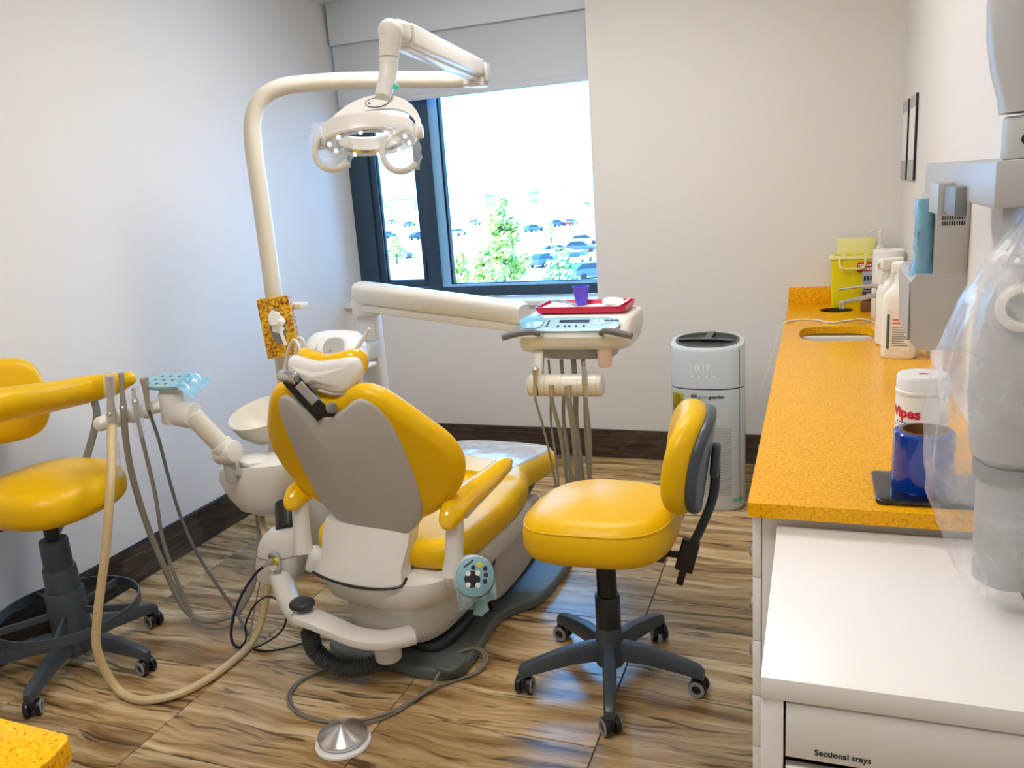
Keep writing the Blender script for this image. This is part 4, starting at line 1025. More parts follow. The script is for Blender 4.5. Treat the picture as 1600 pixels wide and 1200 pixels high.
obj('indicator', G().sphere(at(619, 136, 2.33), .010), 'teal', po)
# yoke: half hoop from the neck down to both sides of the ring
LCn = at(577, 214, 2.30)                        # ring centre
ln = Vector((.10, -.20, -1)).normalized()        # light points down, a little towards the chair's head end
LM = frame(LCn, -ln, Vector((1, .28, -.16)))
hoop = []
for k in range(17):
    a = math.pi * k / 16; hoop.append((LM @ Vector((.150 * math.cos(a) + .036 * math.sin(a), .0, -.004 + .104 * math.sin(a)))))
rings = []
for i, p in enumerate(hoop):
    a = math.pi * i / 16; out = (LM.to_3x3() @ Vector((math.cos(a), 0, math.sin(a)))).normalized(); sy = LM.to_3x3() @ Vector((0, 1, 0))
    w = .012; q_ = .006 + .015 * math.sin(a) ** 2; rings.append([p + out * q_ - sy * w, p + out * q_ + sy * w, p - out * q_ + sy * w, p - out * q_ - sy * w])
yk = obj('yoke', G().loft(rings), 'white_plastic', po, angle=50)
bx_ = LM @ Vector((0, -.016, .118))
BD = frame(LM @ Vector((.036, -.0125, .097)), LM.to_3x3() @ Vector((0, -1, 0)), LM.to_3x3() @ Vector((1, 0, 0)))
obj('badge', G().slab(superell(.070, .026, 2, 24), 0, .0016, .0005, M=BD), 'white_plastic', yk)
obj('badge_rim', G().tube([BD @ Vector((x, y, .0016)) for x, y in superell(.072, .028, 2, 20)], .0010, 5, closed=True, sub=2), 'ink', yk)
obj('badge_mark', G().box((.006, .006, .001), (-.024, 0, .0016), BD), 'ink', yk)
# ring head
obj('ring_head', G().lathe([(.094, -.012), (.098, .024), (.112, .034), (.136, .034), (.142, .026), (.144, -.014), (.140, -.020), (.094, -.012)], LM, 56), 'white_plastic', po)
rf_ = obj('reflector', G().lathe([(.096, -.010), (.105, -.019), (.136, -.021), (.140, -.016)], LM, 56), 'chrome', po)
for k in range(10):
    a = 2 * math.pi * (k + .5) / 10
    obj('led', G().sphere(LM @ Vector((.121 * math.cos(a), .121 * math.sin(a), -.021)), .0062, 12, 8), 'led', rf_)
for s in (-1, 1):
    pv_ = LM @ Vector((.150 * s, .0, .0))
    obj('yoke_joint', G().cyl(pv_ - LM.to_3x3() @ Vector((.016, 0, 0)), pv_ + LM.to_3x3() @ Vector((.016, 0, 0)), .022, n=20, bev=.005), 'white_plastic', po)
for s, cpx in ((-1, (519, 236)), (1, (626, 238))):
    c0 = at(cpx[0], cpx[1], 2.22)
    pts = [c0 + AR * (.062 * math.cos(a) * .85) + AU * (.056 * math.sin(a)) for a in [math.radians(q) for q in range(118, 338, 15)]]
    hd_ = obj('handle', G().tube(pts, .0105, 10, sub=3, flat=.7), 'cream_plastic', po)
    root = pts[0]
    obj('handle_stem', G().tube([root, (root + LM @ Vector((.13 * s, -.05, -.01))) / 2 + AU * .01, LM @ Vector((.13 * s, -.05, -.01))], .011, 8), 'cream_plastic', po)
    rgs = []
    for k in range(9):
        t = k / 8; rad = .045 + .012 * math.sin(t * 3.1) + .004 * math.sin(k * 2.3); cc = root + AU * (.035 - .135 * t) + AR * (.012 + .02 * t)
        rgs.append([cc + AR * (rad * (1 + .12 * math.sin(q * 3 + k))) * math.cos(2*math.pi*q/18) + Vector((0, .6, 0)) * rad * math.sin(2*math.pi*q/18) for q in range(18)])
    obj('handle_film', G().loft(rgs, cap=False), 'film_clear', po, 'crumpled clear film over the light handle')

# tissue box hung on the pole
tc_ = at(434, 512, 2.78); TM = frame(tc_, Vector((.42, -.90, .02)), Vector((.9, .42, .06)))
tb = thing('tissue_box', 'yellow patterned tissue box hung on the light pole', 'tissue box', (tc_.x, tc_.y, tc_.z - .13))
obj('carton', G().plate(rrect(.128, .245, .003, 2), [[(x, y + .004) for x, y in superell(.066, .150, 2, 32)]], -.002, .0, TM).box((.128, .245, .074), (0, 0, -.0395), TM, .001), 'tissue_print', tb)
obj('opening_film', G().slab([(x, y + .004) for x, y in superell(.064, .148, 2, 32)], -.0018, -.0008, .0002, M=TM), 'mid_grey', tb)
rings = []
for t in range(8):
    z = t / 7; rr = .026 * (1 - .45 * z) + .006 * math.sin(t * 2)
    rings.append([TM @ Vector((.002 + rr * math.cos(q * math.pi / 8) * (1.0 + .3 * math.sin(q * 1.9 + t)), .018 + .03 * z + rr * 1.5 * math.sin(q * math.pi / 8), z * .045)) for q in range(16)])
obj('tissue', G().loft(rings).box((.014, .075, .003), (.008, -.04, .010), TM @ Matrix.Rotation(.16, 4, 'Z'), .001), 'tissue', tb)
obj('box_holder', G().bx(tc_.x - .02, tc_.x + .06, 2.87, 2.93, tc_.z + .06, tc_.z + .085, .006), 'white_plastic', po)

# ------------------------------------------------------------------ delivery unit: post, arm, console
DP = at(584, 560, 3.22)
de = thing('delivery_unit', 'white delivery unit on a jointed arm with instrument console beyond the chair', 'delivery unit', (DP.x, 3.22, 0))
px0 = DP.x
obj('post', G().bx(px0 - .055, px0 + .04, 3.19, 3.27, .0, 1.10, .012).bx(px0 - .12, px0 + .10, 3.13, 3.33, 0, .05, .015), 'white_plastic', de)
obj('post_collar', G().cyl((px0 - .01, 3.23, 1.07), (px0 - .01, 3.23, 1.14), .062, n=28, bev=.01), 'white_plastic', de)
obj('post_bracket', G().bx(px0 - .16, px0 + .048, 3.10, 3.20, .885, .96, .008), 'white_plastic', de)
A0, A1 = at(565, 457, 3.18), at(812, 489, 2.98)
ad_ = (A1 - A0).normalized(); sid = Vector((0, 0, 1)).cross(ad_).normalized(); upv = ad_.cross(sid)
def arm_ring(p, w, hh, e=3.):
    return [p + sid * x + upv * y for x, y in superell(w, hh, e, 28)]
obj('arm_shell', G().loft([arm_ring(A0 - ad_ * .025, .07, .06), arm_ring(A0 - ad_ * .018, .095, .085), arm_ring(A0, .11, .100), arm_ring(A1, .10, .090), arm_ring(A1 + ad_ * .02, .08, .07)]), 'white_plastic', de)
obj('arm_underside', G().beam(A0 - upv * .062, A1 - upv * .055, .085, .032, bev=.006), 'white_plastic', de)
obj('arm_joint', G().cyl(A0 + Vector((.0, 0, -.10)), A0 + Vector((.0, 0, -.03)), .05, n=24, bev=.008), 'white_plastic', de)
# console
kx0, kx1 = -1.005, -.600; kxm = (kx0 + kx1) / 2
prof = [(2.712, 1.062), (2.722, 1.078), (2.79, 1.118), (2.82, 1.124), (3.02, 1.124), (3.045, 1.10), (3.03, 1.05), (2.96, 1.012), (2.80, 1.004), (2.74, 1.012), (2.718, 1.035)]
rings = []
pc = Vector((0, 2.88, 1.065))
for t, k in ((-1, .72), (-.985, .84), (-.93, .95), (-.8, 1.), (0, 1.), (.8, 1.), (.93, .95), (.985, .84), (1, .72)):
    rings.append([Vector((kxm + t * (kx1 - kx0) / 2, pc.y + (y - pc.y) * k - .014 * (1 - t * t) + .014, pc.z + (z - pc.z) * k)) for y, z in prof])
obj('console_body', G().loft(rings), 'white_plastic', de, angle=40)
KPm = frame((kxm + .0, 2.7535, 1.0995), Vector((0, -.505, .863)), Vector((1, 0, 0)))
ptop = obj('control_panel', G().slab(superell(.345, .078, 3.4, 44), 0, .004, .002, M=KPm), 'console_blue', de, 'pale blue control panel')
obj('lcd_screen', G().bx(-.048, .062, .006, .022, .004, .0055, .0005, M=KPm), 'lcd', ptop)
for x, y in ((-.115, .014), (-.118, -.004), (-.088, .016), (-.088, .004), (-.09, -.010), (-.048, -.012), (-.022, -.012), (-.006, -.012), (.018, -.012), (.046, -.012)):
    disc('button', x, y, .0052, 'ink', ptop, KPm, .004)
for q in range(6): disc('button', .095 + .016 * math.cos(q * 1.05), .010 + .010 * math.sin(q * 1.05), .0042, 'bright_plastic', ptop, KPm, .004)
for q in range(3): obj('key_bar', G().slab(superell(.016, .006, 2, 14), .004, .0052, .0004, M=KPm @ Matrix.Translation((.125 + q * .017, .018, 0))), 'ink', ptop)
obj('panel_film', G().slab(superell(.09, .075, 2.4, 28), .006, .0085, .001, M=KPm @ Matrix.Translation((-.15, .01, 0)), crown=.004), 'film_blue', de, 'wrinkled blue film on the panel end')
obj('under_hub', G().slab([(x + kxm - .02, y + 2.90) for x, y in superell(.30, .20, 2.6, 36)], .962, 1.008, .012), 'grey_plastic', de)
obj('hub_cover', G().slab([(x + kx0 + .06, y + 2.95) for x, y in superell(.24, .24, 2.4, 36)], .975, 1.055, .03), 'white_plastic', de)
for pts in ([(842, 522), (828, 519), (800, 523), (784, 528)], [(938, 522), (945, 517), (965, 520), (987, 525)]):
    P_ = [at(x, y, 2.700 - .012 * i) for i, (x, y) in enumerate(pts)]
    hh = obj('handle', G().tube(P_, [.008, .011, .0125, .0115], 10), 'hose_dark', de)
    obj('handle_clamp', G().tube([P_[0] + Vector((0, .03, -.012)), P_[0]], .012, 10, raw=True), 'chrome', hh)
hy0 = 2.705
hl, hr = at(826, 602, hy0), at(943, 602, hy0)
obj('holder_bar', G().cyl(hl, hr, .040, n=24, bev=.012), 'cream_plastic', de)
for xx in (830, 855, 880, 906, 935):
    pp = at(xx, 602, hy0); obj('holder_groove', G().lathe([(.0396, -.0008), (.0408, -.0008), (.0408, .0008), (.0396, .0008), (.0396, -.0008)], frame(pp, hr - hl), 28), 'grey_plastic', de)
obj('holder_strut', G().beam(at(840, 590, hy0 + .03), at(842, 548, 2.78), .04, .03, bev=.006), 'white_plastic', de)
hang = [(842, 'scaler'), (867, None), (893, None), (919, 'drill')]
hosecol = ['hose_grey', 'hose_grey', 'hose_grey', 'hose_grey']; hw_ = [.0045, .0075, .0105, .0075]
hlab = ['thin ultrasonic handpiece and hose in the left slot of the console holder', 'grey hose in the second slot of the console holder', 'thick grey hose in the third slot of the console holder', 'handpiece with grey hose in the right slot of the console holder']
for k, (hxp, tip) in enumerate(hang):
    p = at(hxp, 602, hy0); fp = p + Vector((0, -.043, 0))
    for sgn in (-1, 1):
        obj('slot_edge', G().box((.0022, .006, .034), (sgn * .007, -.039, -.012), Matrix.Translation(p), .0005), 'charcoal', de)
    ins = thing('console_instrument', hlab[k], 'instrument', p + Vector((0, 0, -.06)), 0, 'instruments hung on the console holder')
    topx = (857, 877, 896, 911)[k]
    q0 = at(topx, 562, 2.84)
    obj('hose', G().tube([q0, q0 + Vector((.002, 0, -.12)), at(topx + 4, 660, 2.84), at(topx + (14, 14, 12, 9)[k], 735, 2.82), at(topx + 17, 790, 2.79), at(hxp + (34, 26, 16, 4)[k], 800, 2.74), at(hxp + (24, 18, 9, 3)[k], 745, 2.72), at(hxp + (10, 9, 4, 2)[k], 680, 2.69), fp + Vector((0, 0, -.05)), fp + Vector((0, 0, -.02))], hw_[k], 8), hosecol[k], ins)
    obj('connector', G().cyl(fp + Vector((0, 0, -.03)), fp + Vector((0, 0, .012)), hw_[k] + .002, n=12), 'satin_metal', ins)
    if tip == 'drill':
        obj('handle', G().lathe([(0, 0), (.0095, 0), (.0105, .01), (.0100, .05), (.0065, .056), (.0065, .066), (.0035, .07), (.0035, .085), (0, .086)], Matrix.Translation(fp + Vector((0, 0, .01)))), 'satin_metal', ins)
    if tip == 'scaler':
        obj('handle', G().lathe([(0, 0), (.007, 0), (.008, .03), (.012, .045), (.012, .062), (.006, .068), (0, .07)], frame(fp + Vector((0, 0, .01)), (.12, -.05, 1))), 'satin_metal', ins)
# paper cup in a ring under the console
pcx = at(945, 553, 2.78)
one('paper_cup', G().lathe([(0, 0), (.023, 0), (.024, .002), (.028, .065), (.0285, .068), (.026, .066), (.022, .004), (0, .004)], Matrix.Translation((pcx.x, 2.78, 0.944)), 24), 'paper_cup', 'small paper cup hanging under the right end of the console', 'cup')
# tray with liner and things on it
tw = thing('instrument_tray', 'red instrument tray lined with white paper on top of the console', 'tray', (kxm + .02, 2.915, 1.126))
tx0, tx1, ty0, ty1 = -.965, -.625, 2.825, 3.015
TMx = Matrix.Translation(((tx0 + tx1) / 2, (ty0 + ty1) / 2, 1.1265))
def tr(w, d, z): return [TMx @ Vector((x, y, z)) for x, y in rrect(w, d, .02)]
W_, D_ = tx1 - tx0, ty1 - ty0
obj('pan', G().loft([tr(W_ - .03, D_ - .03, 0), tr(W_ - .012, D_ - .012, .003), tr(W_, D_, .026), tr(W_ - .005, D_ - .005, .026), tr(W_ - .018, D_ - .018, .006), tr(W_ - .05, D_ - .05, .005)]), 'red_tray', tw)
g = G(); NX, NY = 16, 8
for i in range(NX + 1):
    for j in range(NY + 1):
        x, y = lerp(-.150, .160, i / NX), lerp(-.075, .085, j / NY)
        g.v.append(TMx @ Vector((x, y, .0095 + .006 * mnoise.noise(Vector((x * 14, y * 14, 3))) + .022 * max(0, x / .16) ** 3 + .012 * max(0, (-x) / .15) ** 4)))
g.f = [(i * (NY + 1) + j, (i + 1) * (NY + 1) + j, (i + 1) * (NY + 1) + j + 1, i * (NY + 1) + j + 1) for i in range(NX) for j in range(NY)]
obj('paper_liner', g, 'paper', tw, 'crumpled white paper liner')
one('saliva_tip', G().tube([TMx @ Vector(q) for q in ((-.150, .05, .028), (-.12, .055, .030), (-.07, .02, .024), (-.03, -.02, .022))], .005, 8), 'label_silver', 'pale blue plastic tip lying across the left of the red tray', 'suction tip')
gz_ = G()
for i in range(5):
    gz_.sphere(TMx @ Vector((.085 + .018 * (i % 3), .01 + .016 * (i // 3), .028)), (.024, .018, .014), 12, 8)
one('gauze', gz_, 'tissue', 'small heap of white gauze at the right of the red tray', 'gauze')
cpx_ = at(908, 462, 2.975)
pcup = thing('plastic_cup', 'small violet plastic cup standing on the red tray', 'cup', (cpx_.x, 2.975, 1.139))
obj('cup_body', G().lathe([(0, 0), (.0215, 0), (.0225, .002), (.0305, .066), (.0285, .066), (.0205, .004), (0, .004)], Matrix.Translation((cpx_.x, 2.975, 1.139)), 28), 'purple_cup', pcup)
obj('cup_rim', G().lathe([(.0285, .0655), (.0315, .0655), (.0318, .0675), (.0315, .0695), (.0285, .0695), (.0285, .0655)], Matrix.Translation((cpx_.x, 2.975, 1.139)), 28), 'purple_cup', pcup)

# ultrasonic scaler on its shelf behind the headrest
UC = at(522, 560, 2.98)
shf = one('device_shelf', G().bx(UC.x - .15, UC.x + .14, 2.90, 3.10, .868, .885, .006).beam((UC.x + .09, 3.05, .876), (px0 - .11, 3.14, .90), .06, .02, bev=.004), 'white_plastic', 'white shelf bracket carrying the scaler device', 'shelf')
us = thing('scaler_device', 'white tabletop scaler device with a grey oval panel behind the headrest', 'dental device', (UC.x, 2.99, .887))
rings = []
for z, w, d, dy in ((.888, .24, .16, 0), (.897, .27, .18, 0), (.93, .285, .185, 0), (.97, .275, .165, .008), (1.01, .245, .12, .02), (1.03, .20, .08, .03), (1.036, .12, .04, .035)):
    rings.append([Vector((UC.x + x, 2.99 + dy + y, z)) for x, y in superell(w, d, 3., 40)])
obj('housing', G().loft(rings), 'bright_plastic', us)
un_ = Vector((.0, -.80, .60)); UM = frame((UC.x + .045, 2.918, .986), un_, Vector((1, 0, 0)))
obj('grey_panel', G().slab(superell(.10, .088, 2.6, 32), 0, .004, .0015, M=UM), 'grey_plastic', us)
disc('panel_button', -.008, -.018, .006, 'mid_grey', us, UM, .004)
obj('knob', G().lathe([(0, 0), (.024, 0), (.022, .010), (.016, .012), (0, .013)], UM @ Matrix.Translation((-.105, .0, -.002)), 28), 'bright_plastic', us)
hpA, hpB = at(556, 548, 2.93), at(577, 513, 2.93)
sh_ = thing('scaler_handpiece', 'slim white handpiece with a blue ring resting on the scaler device', 'handpiece', hpA)
obj('barrel', G().tube([hpA, hpA.lerp(hpB, .5), hpB], [.0095, .009, .006], 12, raw=True), 'bright_plastic', sh_)
obj('blue_ring', G().cyl(hpA - (hpB - hpA).normalized() * .012, hpA + (hpB - hpA).normalized() * .008, .0115, n=16), 'blue_cap', sh_)
obj('cord', G().tube([hpA, at(553, 575, 2.92), at(556, 620, 2.92), at(556, 680, 2.95), at(545, 640, 3.1), UC + Vector((0, .09, -.02))], .004, 8), 'cord_white', sh_)

# ------------------------------------------------------------------ assistant instrument arm
aa = thing('assistant_instrument_unit', 'cream jointed arm with instrument holder and keypad beside the left stool', 'instrument arm', at(362, 740, 2.28))
j0 = at(360, 733, 2.28); j1 = at(362, 702, 2.28); j1a = at(350, 712, 2.26); j2 = at(300, 648, 2.22)
obj('mount', G().cyl(j0 + Vector((0, 0, -.045)), j0 + Vector((0, 0, .035)), .022, n=20, bev=.004).beam(j0, at(392, 745, 2.34), .04, .03, bev=.008), 'grey_plastic', aa)
dv = (at(345, 705, 2.22) - at(366, 705, 2.27)).normalized()
obj('lower_joint', G().cyl(at(368, 705, 2.275), at(342, 708, 2.275), .042, n=28, bev=.006), 'white_plastic', aa)
obj('forearm', G().tube([at(350, 700, 2.27), at(300, 648, 2.22)], .034, 20, raw=True), 'cream_plastic', aa)
obj('forearm_collar', G().cyl(at(352, 702, 2.272), at(343, 692, 2.263), .041, n=24, bev=.004), 'white_plastic', aa)
obj('upper_joint', G().cyl(at(305, 650, 2.22), at(278, 646, 2.22), .046, n=28, bev=.006), 'white_plastic', aa)
obj('joint_block', G().cyl(at(273, 660, 2.22), at(266, 612, 2.22), .042, n=28, bev=.006), 'white_plastic', aa)
obj('keypad_neck', G().loft([[at(266 - 3 * t, 615 - 14 * t, 2.22) + Vector((r_ * math.cos(2*math.pi*q/24) * (1 if t < 1.2 else 1.6), r_ * math.sin(2*math.pi*q/24), 0)) for q in range(24)] for t, r_ in ((0, .036), (.4, .035), (.9, .040), (1.25, .050))]), 'white_plastic', aa)
akc = at(262, 597, 2.22); AKM = frame(akc, Vector((.05, -.25, 1)), Vector((1, .1, 0)))
ak = obj('keypad', G().slab(superell(.17, .115, 2.6, 32), -.004, .010, .004, M=AKM), 'console_blue', aa, 'pale blue flat keypad')
for q in range(9): disc('button', -.055 + .035 * (q % 3) + .01 * (q // 3), -.03 + .028 * (q // 3), .0055, 'dark_grey', ak, AKM, .010)
fl = G(); n_ = 10
for i in range(n_ + 1):
    for j in range(5):
        x = .06 + j * .018; y = -.06 + i * .012; fl.v.append(AKM @ Vector((x, y, .014 - .010 * j * (1 if j > 1 else .3) + .006 * math.sin(i * 1.7 + j))))
fl.f = [(i * 5 + j, (i + 1) * 5 + j, (i + 1) * 5 + j + 1, i * 5 + j + 1) for i in range(n_) for j in range(4)]
obj('keypad_film', fl, 'film_blue', aa)
HB0, HB1 = at(158, 662, 2.06), at(262, 630, 2.22)
segs = [(0, .17), (.22, .36), (.41, .56), (.61, .78), (.83, 1.0)]
obj('holder_bar', G().tube([HB0.lerp(HB1, t) for t in (0, .3, .6, 1)], [.026, .025, .022, .024], 16).sphere(HB0, .026), 'white_plastic', aa)
for t0, t1 in segs[1:4]:
    m_ = HB0.lerp(HB1, (t0 + t1) / 2); obj('holder_ball', G().sphere(m_ + Vector((0, -.008, 0)), (.030, .028, .031)), 'white_plastic', aa)
hp = [(171, 588, 662, .014, 'hose_beige', .014, 'metal suction handpiece with a thick beige hose, leftmost in the holder', [(174, 690, 2.0), (173, 750, 1.90), (165, 860, 1.84), (152, 965, 1.80), (153, 1020, 1.79), (180, 1074, 1.80), None]),
      (189, 582, 652, .011, 'hose_grey', .011, 'metal handpiece with a thick grey hose, second in the holder', [(197, 690, 2.08), (207, 745, 2.10), (228, 815, 2.13), (258, 890, 2.17), (288, 950, 2.20), (318, 969, 2.22), (350, 966, 2.24), (370, 955, 2.27), (394, 915, 2.32), (405, 860, 2.38), (403, 800, 2.42), (404, 780, 2.44)]),
      (208, 606, 646, .011, 'hose_grey', .007, 'short clear tipped handpiece, third in the holder', [(218, 668, 2.11), (228, 710, 2.13), (243, 775, 2.16), (256, 850, 2.18), (284, 925, 2.20), (308, 972, 2.21), (342, 981, 2.22), (368, 966, 2.26), (397, 912, 2.31), (409, 850, 2.37), (409, 790, 2.42)]),
      (225, 590, 640, .012, 'hose_dark', .0058, 'flared metal handpiece with a thin grey hose, fourth in the holder', [(239, 660, 2.16), (249, 690, 2.17), (264, 748, 2.19), (284, 812, 2.22), (310, 868, 2.24), (340, 915, 2.25), (372, 962, 2.25), (388, 992, 2.22)])]
for k, (hx, y0, y1, r_, hm_, hr_, lab, pts) in enumerate(hp):
    Yk = 2.04 + .035 * k
    a_, b_ = at(hx + 4 + k, y1, Yk), at(hx, y0, Yk)
    t = thing('suction_handpiece', lab, 'handpiece', a_ + Vector((0, 0, -.05)), 0, 'handpieces in the assistant holder')
    ln_ = (b_ - a_).length; Mh = frame(a_, b_ - a_)
    if k == 3: pf = [(0, 0), (.008, 0), (.009, .3 * ln_), (.011, .7 * ln_), (.0145, .9 * ln_), (.0145, ln_), (.010, ln_), (0, ln_ * .97)]
    elif k == 2: pf = [(0, 0), (.010, 0), (.011, .4 * ln_), (.0125, .5 * ln_), (.007, .6 * ln_), (.006, .85 * ln_), (.008, .88 * ln_), (.008, ln_), (0, ln_)]
    else: pf = [(0, 0), (r_, 0), (r_ * 1.15, .18 * ln_), (r_ * .75, .5 * ln_), (r_ * .7, .72 * ln_), (r_ * .95, .9 * ln_), (r_ * .95, ln_), (r_ * .6, ln_), (0, ln_ * .96)]
    obj('handle', G().lathe(pf, Mh, 18), 'satin_metal', t)
    if k < 2: obj('thumb_valve', G().sphere(Mh @ Vector((0, 0, ln_ * .22)) + Vector((.004, -r_, 0)), (.010, .006, .010), 12, 8), 'chrome', t)
    if k in (0, 2): obj('sleeve_film', G().loft([[Mh @ Vector(((.019 + .004 * math.sin(q * 2 + z_)) * math.cos(2*math.pi*q/12), (.019 + .004 * math.cos(q * 3 + z_)) * math.sin(2*math.pi*q/12), ln_ * z_)) for q in range(12)] for z_ in (-.9, -.5, -.1, .3, .7, 1.05)], cap=False), 'film_clear', t)
    P_ = [a_] + [at(*q) for q in pts if q]
    if k == 0:
        P_ += [atz(225, 1094, .016), atz(290, 1080, .016), atz(355, 1040, .016), atz(398, 996, .03), at(416, 935, 2.30), at(418, 870, 2.36), at(409, 810, 2.41), at(402, 785, 2.44)]
        P_[6] = atz(183, 1076, .035)
    obj('hose', G().tube(P_, hr_, 10), hm_, t)
one('hose_clip', G().box((.030, .022, .022), (0, 0, 0), Matrix.Translation(at(370, 966, 2.265)), .003), 'label_white', 'small pale clip bundling the hanging hoses', 'clip')
# cables looping from the pod to the floor
c1 = thing('pod_cable', 'dark navy cable plugged into the socket pod and looping to the floor', 'cable', atz(385, 1010, 0))
obj('plug', G().cyl(at(427, 874, 2.145), at(412, 885, 2.13), .010, .007, n=14), 'satin_metal', c1)
obj('lead', G().tube([at(414, 884, 2.13), at(400, 896, 2.13), at(380, 925, 2.14), at(366, 960, 2.15), at(361, 990, 2.15), at(366, 1008, 2.14), atz(380, 1013, .012)], .0052, 8), 'cable_navy', c1)
obj('lead_loop', G().tube([atz(374, 1012, .012), at(384, 1000, 2.18), at(384, 975, 2.2), at(398, 945, 2.2), at(420, 932, 2.2), at(440, 944, 2.2), at(447, 968, 2.19), at(436, 990, 2.17), at(412, 1006, 2.14), atz(396, 1014, .008), atz(420, 1017, .008), atz(450, 1012, .008), atz(480, 1003, .008)], .0036, 8), 'cable_black', c1)
obj('thin_lead', G().tube([at(408, 900, 2.2), at(398, 950, 2.2), at(392, 985, 2.18), atz(386, 1010, .01)], .0028, 6), 'hose_grey', c1)

# ------------------------------------------------------------------ foot pedal
PC = atz(537, 1161, 0)
fp_ = thing('foot_pedal', 'round brushed steel foot pedal on the floor with a looped cord', 'foot pedal', PC)
Mp = Matrix.Translation(PC)
obj('base_disc', G().lathe([(0, 0), (.080, 0), (.084, .003), (.083, .010), (.076, .014), (0, .014)], Mp, 48), 'bright_plastic', fp_)
obj('pedal_skirt', G().lathe([(0, .013), (.064, .013), (.070, .020), (.072, .030), (0, .030)], Mp, 48), 'chrome', fp_)
obj('pedal_dome', G().lathe([(.073, .029), (.074, .033), (.072, .036), (.045, .050), (.02, .060), (.004, .066), (0, .0665)], Mp, 64), 'brushed_steel', fp_)
cpts = [(560, 1132, .014), (600, 1122, .008), (640, 1100, .008), (672, 1074, .010), (690, 1046, .052), (712, 1022, .053), (738, 1013, .053), (754, 1020, .048), (756, 1034, .03), (740, 1052, .010), (705, 1065, .008), (672, 1076, .018), (640, 1096, .017), (610, 1112, .010), (570, 1124, .008), (520, 1128, .007), (480, 1122, .007), (455, 1106, .007), (449, 1088, .007), (460, 1070, .007), (485, 1054, .007), (515, 1045, .008)]
cp_ = [atz(*q) for q in cpts]
obj('cord', G().tube(cp_, .0044, 8), 'cord_grey', fp_)
obj('cord', G().tube([p + Vector((.008, .006, .0)) for p in cp_[4:]], .0040, 8), 'cord_grey', fp_)

# ------------------------------------------------------------------ x-ray unit on the right wall
xr = thing('xray_unit', 'grey wall mounted x-ray unit with a folded arm at the right edge', 'x-ray unit', (.36, 1.45, .9))
obj('wall_arm', G().bx(.25, XR, 1.418, 2.265, 1.502, 1.572, .004), 'grey_plastic', xr)
obj('hook_block', G().bx(.222, .252, 1.80, 1.93, 1.475, 1.535, .003), 'grey_plastic', xr)
obj('hook_block', G().bx(.232, .252, 1.66, 1.80, 1.478, 1.530, .003), 'mid_grey', xr)
obj('catch', G().bx(.262, .30, 2.10, 2.25, 1.488, 1.503, .003), 'black', xr)
obj('swivel_post', G().cyl((.322, 1.475, 1.572), (.322, 1.475, 1.635), .056, n=32, bev=.004), 'grey_plastic', xr)
obj('post_screw', G().cyl((.290, 1.424, 1.60), (.288, 1.421, 1.60), .008, n=14), 'black', xr)
rings = []
for z, w in ((1.640, .080), (1.66, .085), (1.70, .108), (1.75, .125), (1.80, .130), (1.835, .118), (1.855, .085), (1.863, .03)):
    rings.append([Vector((.300 + x, 1.475 + y, z)) for x, y in superell(w, .10, 2.6, 32)])
el = obj('elbow_cover', G().loft(rings), 'grey_plastic', xr)
obj('elbow_bead', G().tube([Vector((.300 + x, 1.421, z)) for x, z in ((-.012, 1.845), (.012, 1.835), (.022, 1.80), (.014, 1.75), (-.004, 1.71))], .003, 6), 'bright_plastic', el)
obj('upper_arm', G().beam((.335, 1.49, 1.84), (.335, 1.70, 2.35), .062, .07, up=(0, 1, 0), bev=.010), 'grey_plastic', xr)
obj('yoke_arm', G().tube([(.372, 1.52, 1.51), (.366, 1.50, 1.46), (.345, 1.47, 1.42)], .016, 12), 'grey_plastic', xr)
hx_, hy_ = .308, 1.44
obj('tube_head', G().loft([[Vector((hx_ + x, hy_ + y, z)) for x, y in superell(w, d, 2.6, 32)] for z, w, d in ((1.10, .10, .10), (1.115, .128, .13), (1.20, .142, .15), (1.32, .140, .15), (1.385, .115, .13), (1.41, .07, .08))]), 'grey_plastic', xr)
obj('collimator_band', G().lathe([(0, 0), (.058, 0), (.060, .006), (.060, .026), (0, .026)], Matrix.Translation((hx_, hy_, 1.075)), 32), 'mid_grey', xr)
obj('collimator', G().lathe([(0, 0), (.046, 0), (.05, .004), (.053, .185), (0, .185)], Matrix.Translation((hx_, hy_, .892)), 32), 'grey_plastic', xr)
obj('head_dial', G().lathe([(.020, 0), (.036, 0), (.036, .008), (.030, .012), (.022, .012), (.020, 0)], frame((hx_ - .02, hy_ - .071, 1.36), (-.2, -1, .2)), 28), 'white_plastic', xr)
obj('mount_plate', G().bx(.30, XR, 1.42, 1.62, 1.42, 1.50, .003), 'shell_grey', xr)
# plastic bag hung over the head
bagp = [(1592, 352), (1545, 402), (1500, 475), (1466, 560), (1450, 640), (1445, 710), (1450, 775), (1466, 815), (1482, 860), (1500, 905)]
rings = []
random.seed(4)
zz = None
for k, (bx0, by0) in enumerate(bagp):
    p = at(bx0, by0, 1.44); cx_ = .298; a = cx_ - p.x; b = (.05, .085, .105, .115, .118, .118, .115, .11, .10, .09)[k]
    rg = []
    for q in range(40):
        t = 2 * math.pi * q / 40; n1 = mnoise.noise(Vector((math.cos(t) * 2.2, math.sin(t) * 2.2, k * .32))); n2 = mnoise.noise(Vector((math.cos(t) * 6, math.sin(t) * 6, k * .55 + 9)))
        rr_ = 1 + .10 * n1 + .07 * n2
        x = cx_ + (a if math.cos(t) < 0 else min(a, .088)) * math.copysign(abs(math.cos(t)) ** .8, math.cos(t)) * rr_
        y = 1.44 + b * .8 * math.copysign(abs(math.sin(t)) ** .8, math.sin(t)) * rr_
        rg.append(Vector((min(x, XR - .006), y, max(p.z + .012 * n2, dzt + .006))))
    rings.append(rg)
bagc = sum(rings[0], Vector()) / 40
